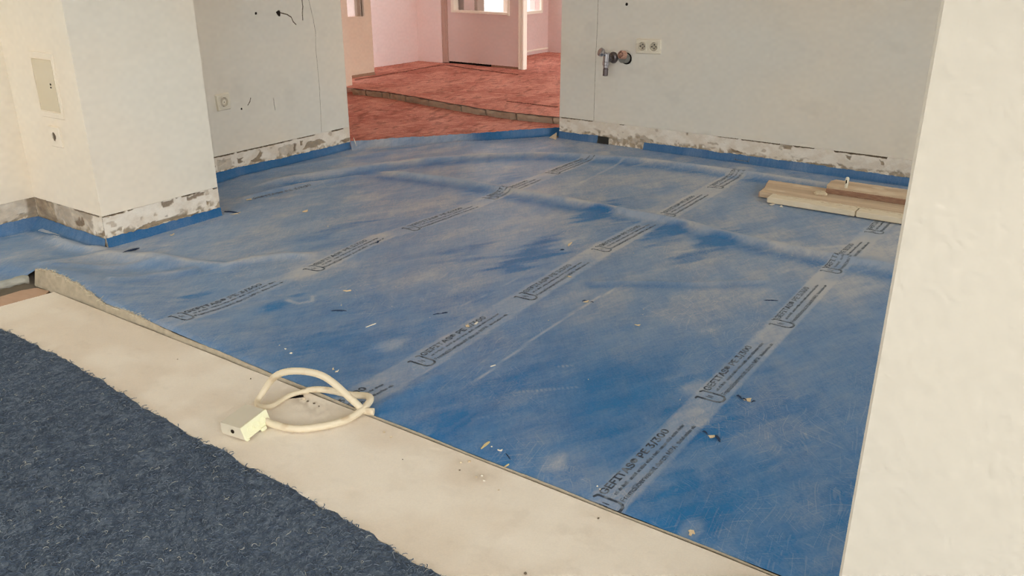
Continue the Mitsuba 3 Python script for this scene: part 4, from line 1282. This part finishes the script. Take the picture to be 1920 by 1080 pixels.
single('plaster_flake', flake_mesh(on_sheet(1068, 519), .012, .006, -.7, 8), 'flake', 'small pale chip at the right border of the middle printed strip', 'flake')
single('plaster_flake', flake_mesh(on_sheet(632, 697), .010, .004, .4, 9), 'crumb', 'white flake on the sheet just above the cable loop', 'flake')
single('plaster_flake', flake_mesh(on_sheet(625, 693), .008, .003, .9, 10), 'glue', 'greyish flake beside the white flake above the cable loop', 'flake')
single('plaster_flake', flake_mesh(on_sheet(938, 845), .008, .004, -.8, 11), 'crumb', 'white flake near the straw splinter by the paper edge', 'flake')
single('plaster_flake', flake_mesh(on_sheet(1068, 458), .030, .008, .3, 12, .0008, .001), 'flake', 'tan dust cake above the middle printed strip', 'flake')
single('plaster_flake', flake_mesh(on_sheet(322, 441), .016, .007, .3, 13), 'flake', 'beige chip in front of the column foot', 'flake')
single('plaster_flake', flake_mesh(on_sheet(1447, 384), .022, .012, -.4, 14), 'crumb', 'white chip under the left end of the cream batten', 'flake')
single('plaster_flake', flake_mesh(on_sheet(1465, 388), .014, .009, .4, 15), 'crumb', 'smaller white chip beside the cream batten front', 'flake')


def splinter(x0, y0, x1, y1, w, seed):
    a, b = on_sheet(x0, y0), on_sheet(x1, y1)
    d = b - a
    s_ = np.array([-d[1], d[0], 0]) / np.linalg.norm(d[:2]) * w / 2
    z = np.array([0, 0, .0022])
    pts = [a - s_ * .5, a + s_ * .3, b - s_, b + s_ * .7, (a + b) / 2 + s_ * 1.2, (a + b) / 2 - s_]
    return tm(m3.Manifold.hull_points(np.array([p for p in pts] + [p + z for p in pts])))


single('straw_splinter', splinter(902, 842, 917, 829, .006, 1), 'straw', 'straw coloured splinter near the paper edge right of the cable', 'splinter')
single('straw_splinter', splinter(945, 877, 954, 871, .003, 2), 'straw', 'thin straw splinter beside the paper edge', 'splinter')
single('white_sliver', splinter(686, 614, 705, 607, .003, 3), 'crumb', 'thin white sliver on the blue sheet above the cable', 'sliver')
single('white_sliver', splinter(919, 688, 929, 685, .003, 4), 'crumb', 'short white sliver right of the middle printed strip', 'sliver')
single('hole_shade_and_curl', splinter(541, 747, 569, 743, .012, 5), 'dark', 'added black patch for the dark hole in the paper inside the cable loop', 'scrap')  # black patch stands in for the dark hole torn in the paper
single('hole_shade_and_curl', jit(flake_mesh(on_sheet(707, 455), .014, .006, .2, 21), .004, 7), 'film_dark', 'small dark curl lying on the left printed strip', 'scrap')


# torn spots of the film: bared ground with curled dark rims
def tear(x, y, lx, ly, ang, seed, rims):
    c = on_sheet(x, y)
    add('plastic_sheet__torn_spot', flake_mesh(c + np.array([0, 0, .0004]), lx, ly, ang, seed, .0008, .0012), 'flake', label='torn spot baring beige ground')
    for (px0, py0, px1, py1, w) in rims:
        a, b = on_sheet(px0, py0), on_sheet(px1, py1)
        mid = (a + b) / 2 + np.array([0, 0, .004])
        add('plastic_sheet__torn_rim', tube(spline([a + [0, 0, .001], mid, b + [0, 0, .001]], 9), np.array([.3, .7, 1, 1, 1, 1, 1, .7, .3]) * w, 6), 'film_dark', smooth=True)


tear(1400, 750, .014, .011, -.7, 31, [(1381, 742, 1391, 749, .0022), (1391, 748, 1400, 752, .0016), (1409, 755, 1416, 753, .0016)])
tear(1335, 820, .009, .010, .4, 32, [(1317, 809, 1327, 816, .0018), (1341, 817, 1350, 829, .0030)])
tear(1296, 998, .016, .010, .6, 33, [])
tear(1100, 566, .015, .007, -.2, 34, [(1091, 566, 1099, 564, .0014), (1107, 567, 1113, 568, .0012)])
tear(441, 401, .030, .010, -.3, 35, [(420, 397, 448, 400, .0030)])
for (x0, y0, x1, y1, w) in [(620, 583, 650, 583, .0022), (828, 588, 840, 586, .0020), (812, 590, 828, 588, .0012), (1431, 563, 1459, 564, .0016), (1050, 469, 1058, 468, .0022), (948, 850, 957, 862, .0012), (230, 474, 262, 465, .004)]:
    a, b = on_sheet(x0, y0), on_sheet(x1, y1)
    add('plastic_sheet__slit', tube(spline([a, (a + b) / 2 + [0, 0, .0015], b], 7), np.array([.3, .8, 1, 1, 1, .8, .3]) * w, 6), 'film_dark', smooth=True)

# bent pale flaps at both ends of the doorway
c = floor_at(672, 277)
fl = [wall_y(663, 262, 3.56), wall_y(668, 276, 3.55), wall_y(679, 279, 3.53)]
a = np.array(fl) + [0, 0, .006]
wv = np.array([.012, .010, 0])
V = np.vstack([a, a + wv, a + [0, 0, .006], a + wv + [0, 0, .006]])
note('film_offcut', 'bent whitish strip of film at the left end of the doorway', 'offcut')
add('film_offcut__bent_strip', cat_(tm(m3.Manifold.hull_points(V[[0, 1, 3, 4, 6, 7, 9, 10]])), tm(m3.Manifold.hull_points(V[[1, 2, 4, 5, 7, 8, 10, 11]]))), 'crumb')
c0, c1, c2 = floor_at(1029, 258, .004), floor_at(1043, 262, .004), wall_x(1044, 248, 4.46)
nn_ = np.array([.0015, .001, 0])
add('corner_flap', tm(m3.Manifold.hull_points(np.array([c0, c1, c2, c0 + nn_, c1 + nn_, c2 + nn_]))), 'glue', label='small pale triangular flap at the right corner of the doorway', cat='flap')

# dark joints across the red floor, and the mark printed on the right wall's upturn
for a, b, w in [((664, 150), (760, 134), .012), ((760, 134), (832, 121), .010), ((838, 122), (905, 132), .012), ((905, 132), (975, 140), .009), ((950, 190), (1047, 201), .008), ((700, 190), (800, 196), .0)]:
    if w:
        p0, p1 = floor_at(*a, .056), floor_at(*b, .056)
        d_ = (p1 - p0) / np.linalg.norm(p1 - p0)
        n_ = np.array([-d_[1], d_[0], 0]) * w / 2
        t_ = np.linspace(0, 1, 14)
        wob = (meshkit.fbm(np.column_stack([t_ * 9, 0 * t_, 0 * t_ + a[0]]), 3, 2) - .5) * .03
        cen = p0 + (p1 - p0) * t_[:, None] + np.column_stack([n_[0] / (w / 2) * wob, n_[1] / (w / 2) * wob, 0 * wob])
        wd = (.4 + 1.2 * meshkit.fbm(np.column_stack([t_ * 14, 0 * t_, 0 * t_ + a[1]]), 2, 4))[:, None]
        V = np.concatenate([cen - n_ * wd, cen + [0, 0, .003], cen + n_ * wd]).reshape(3, 14, 3)
        i = np.arange(42).reshape(3, 14)
        q = np.concatenate([np.stack([i[r_, :-1], i[r_, 1:], i[r_ + 1, 1:], i[r_ + 1, :-1]], -1) for r_ in (0, 1)])
        add('floor_red_far__joint', trimesh.Trimesh(V.reshape(-1, 3), np.vstack([q[:, [0, 1, 2]], q[:, [0, 2, 3]]]), process=False), 'joint')
ya_, yb_ = rp(1380, 292)[0], rp(1407, 297)[0]
add('plastic_sheet__lettering', cat_(box(XR - .0175, XR - .0165, yb_, ya_, .017, .021), box(XR - .0175, XR - .0165, yb_, yb_ + .004, .02, .040), box(XR - .0175, XR - .0165, ya_ - .004, ya_, .02, .030)), 'ink')
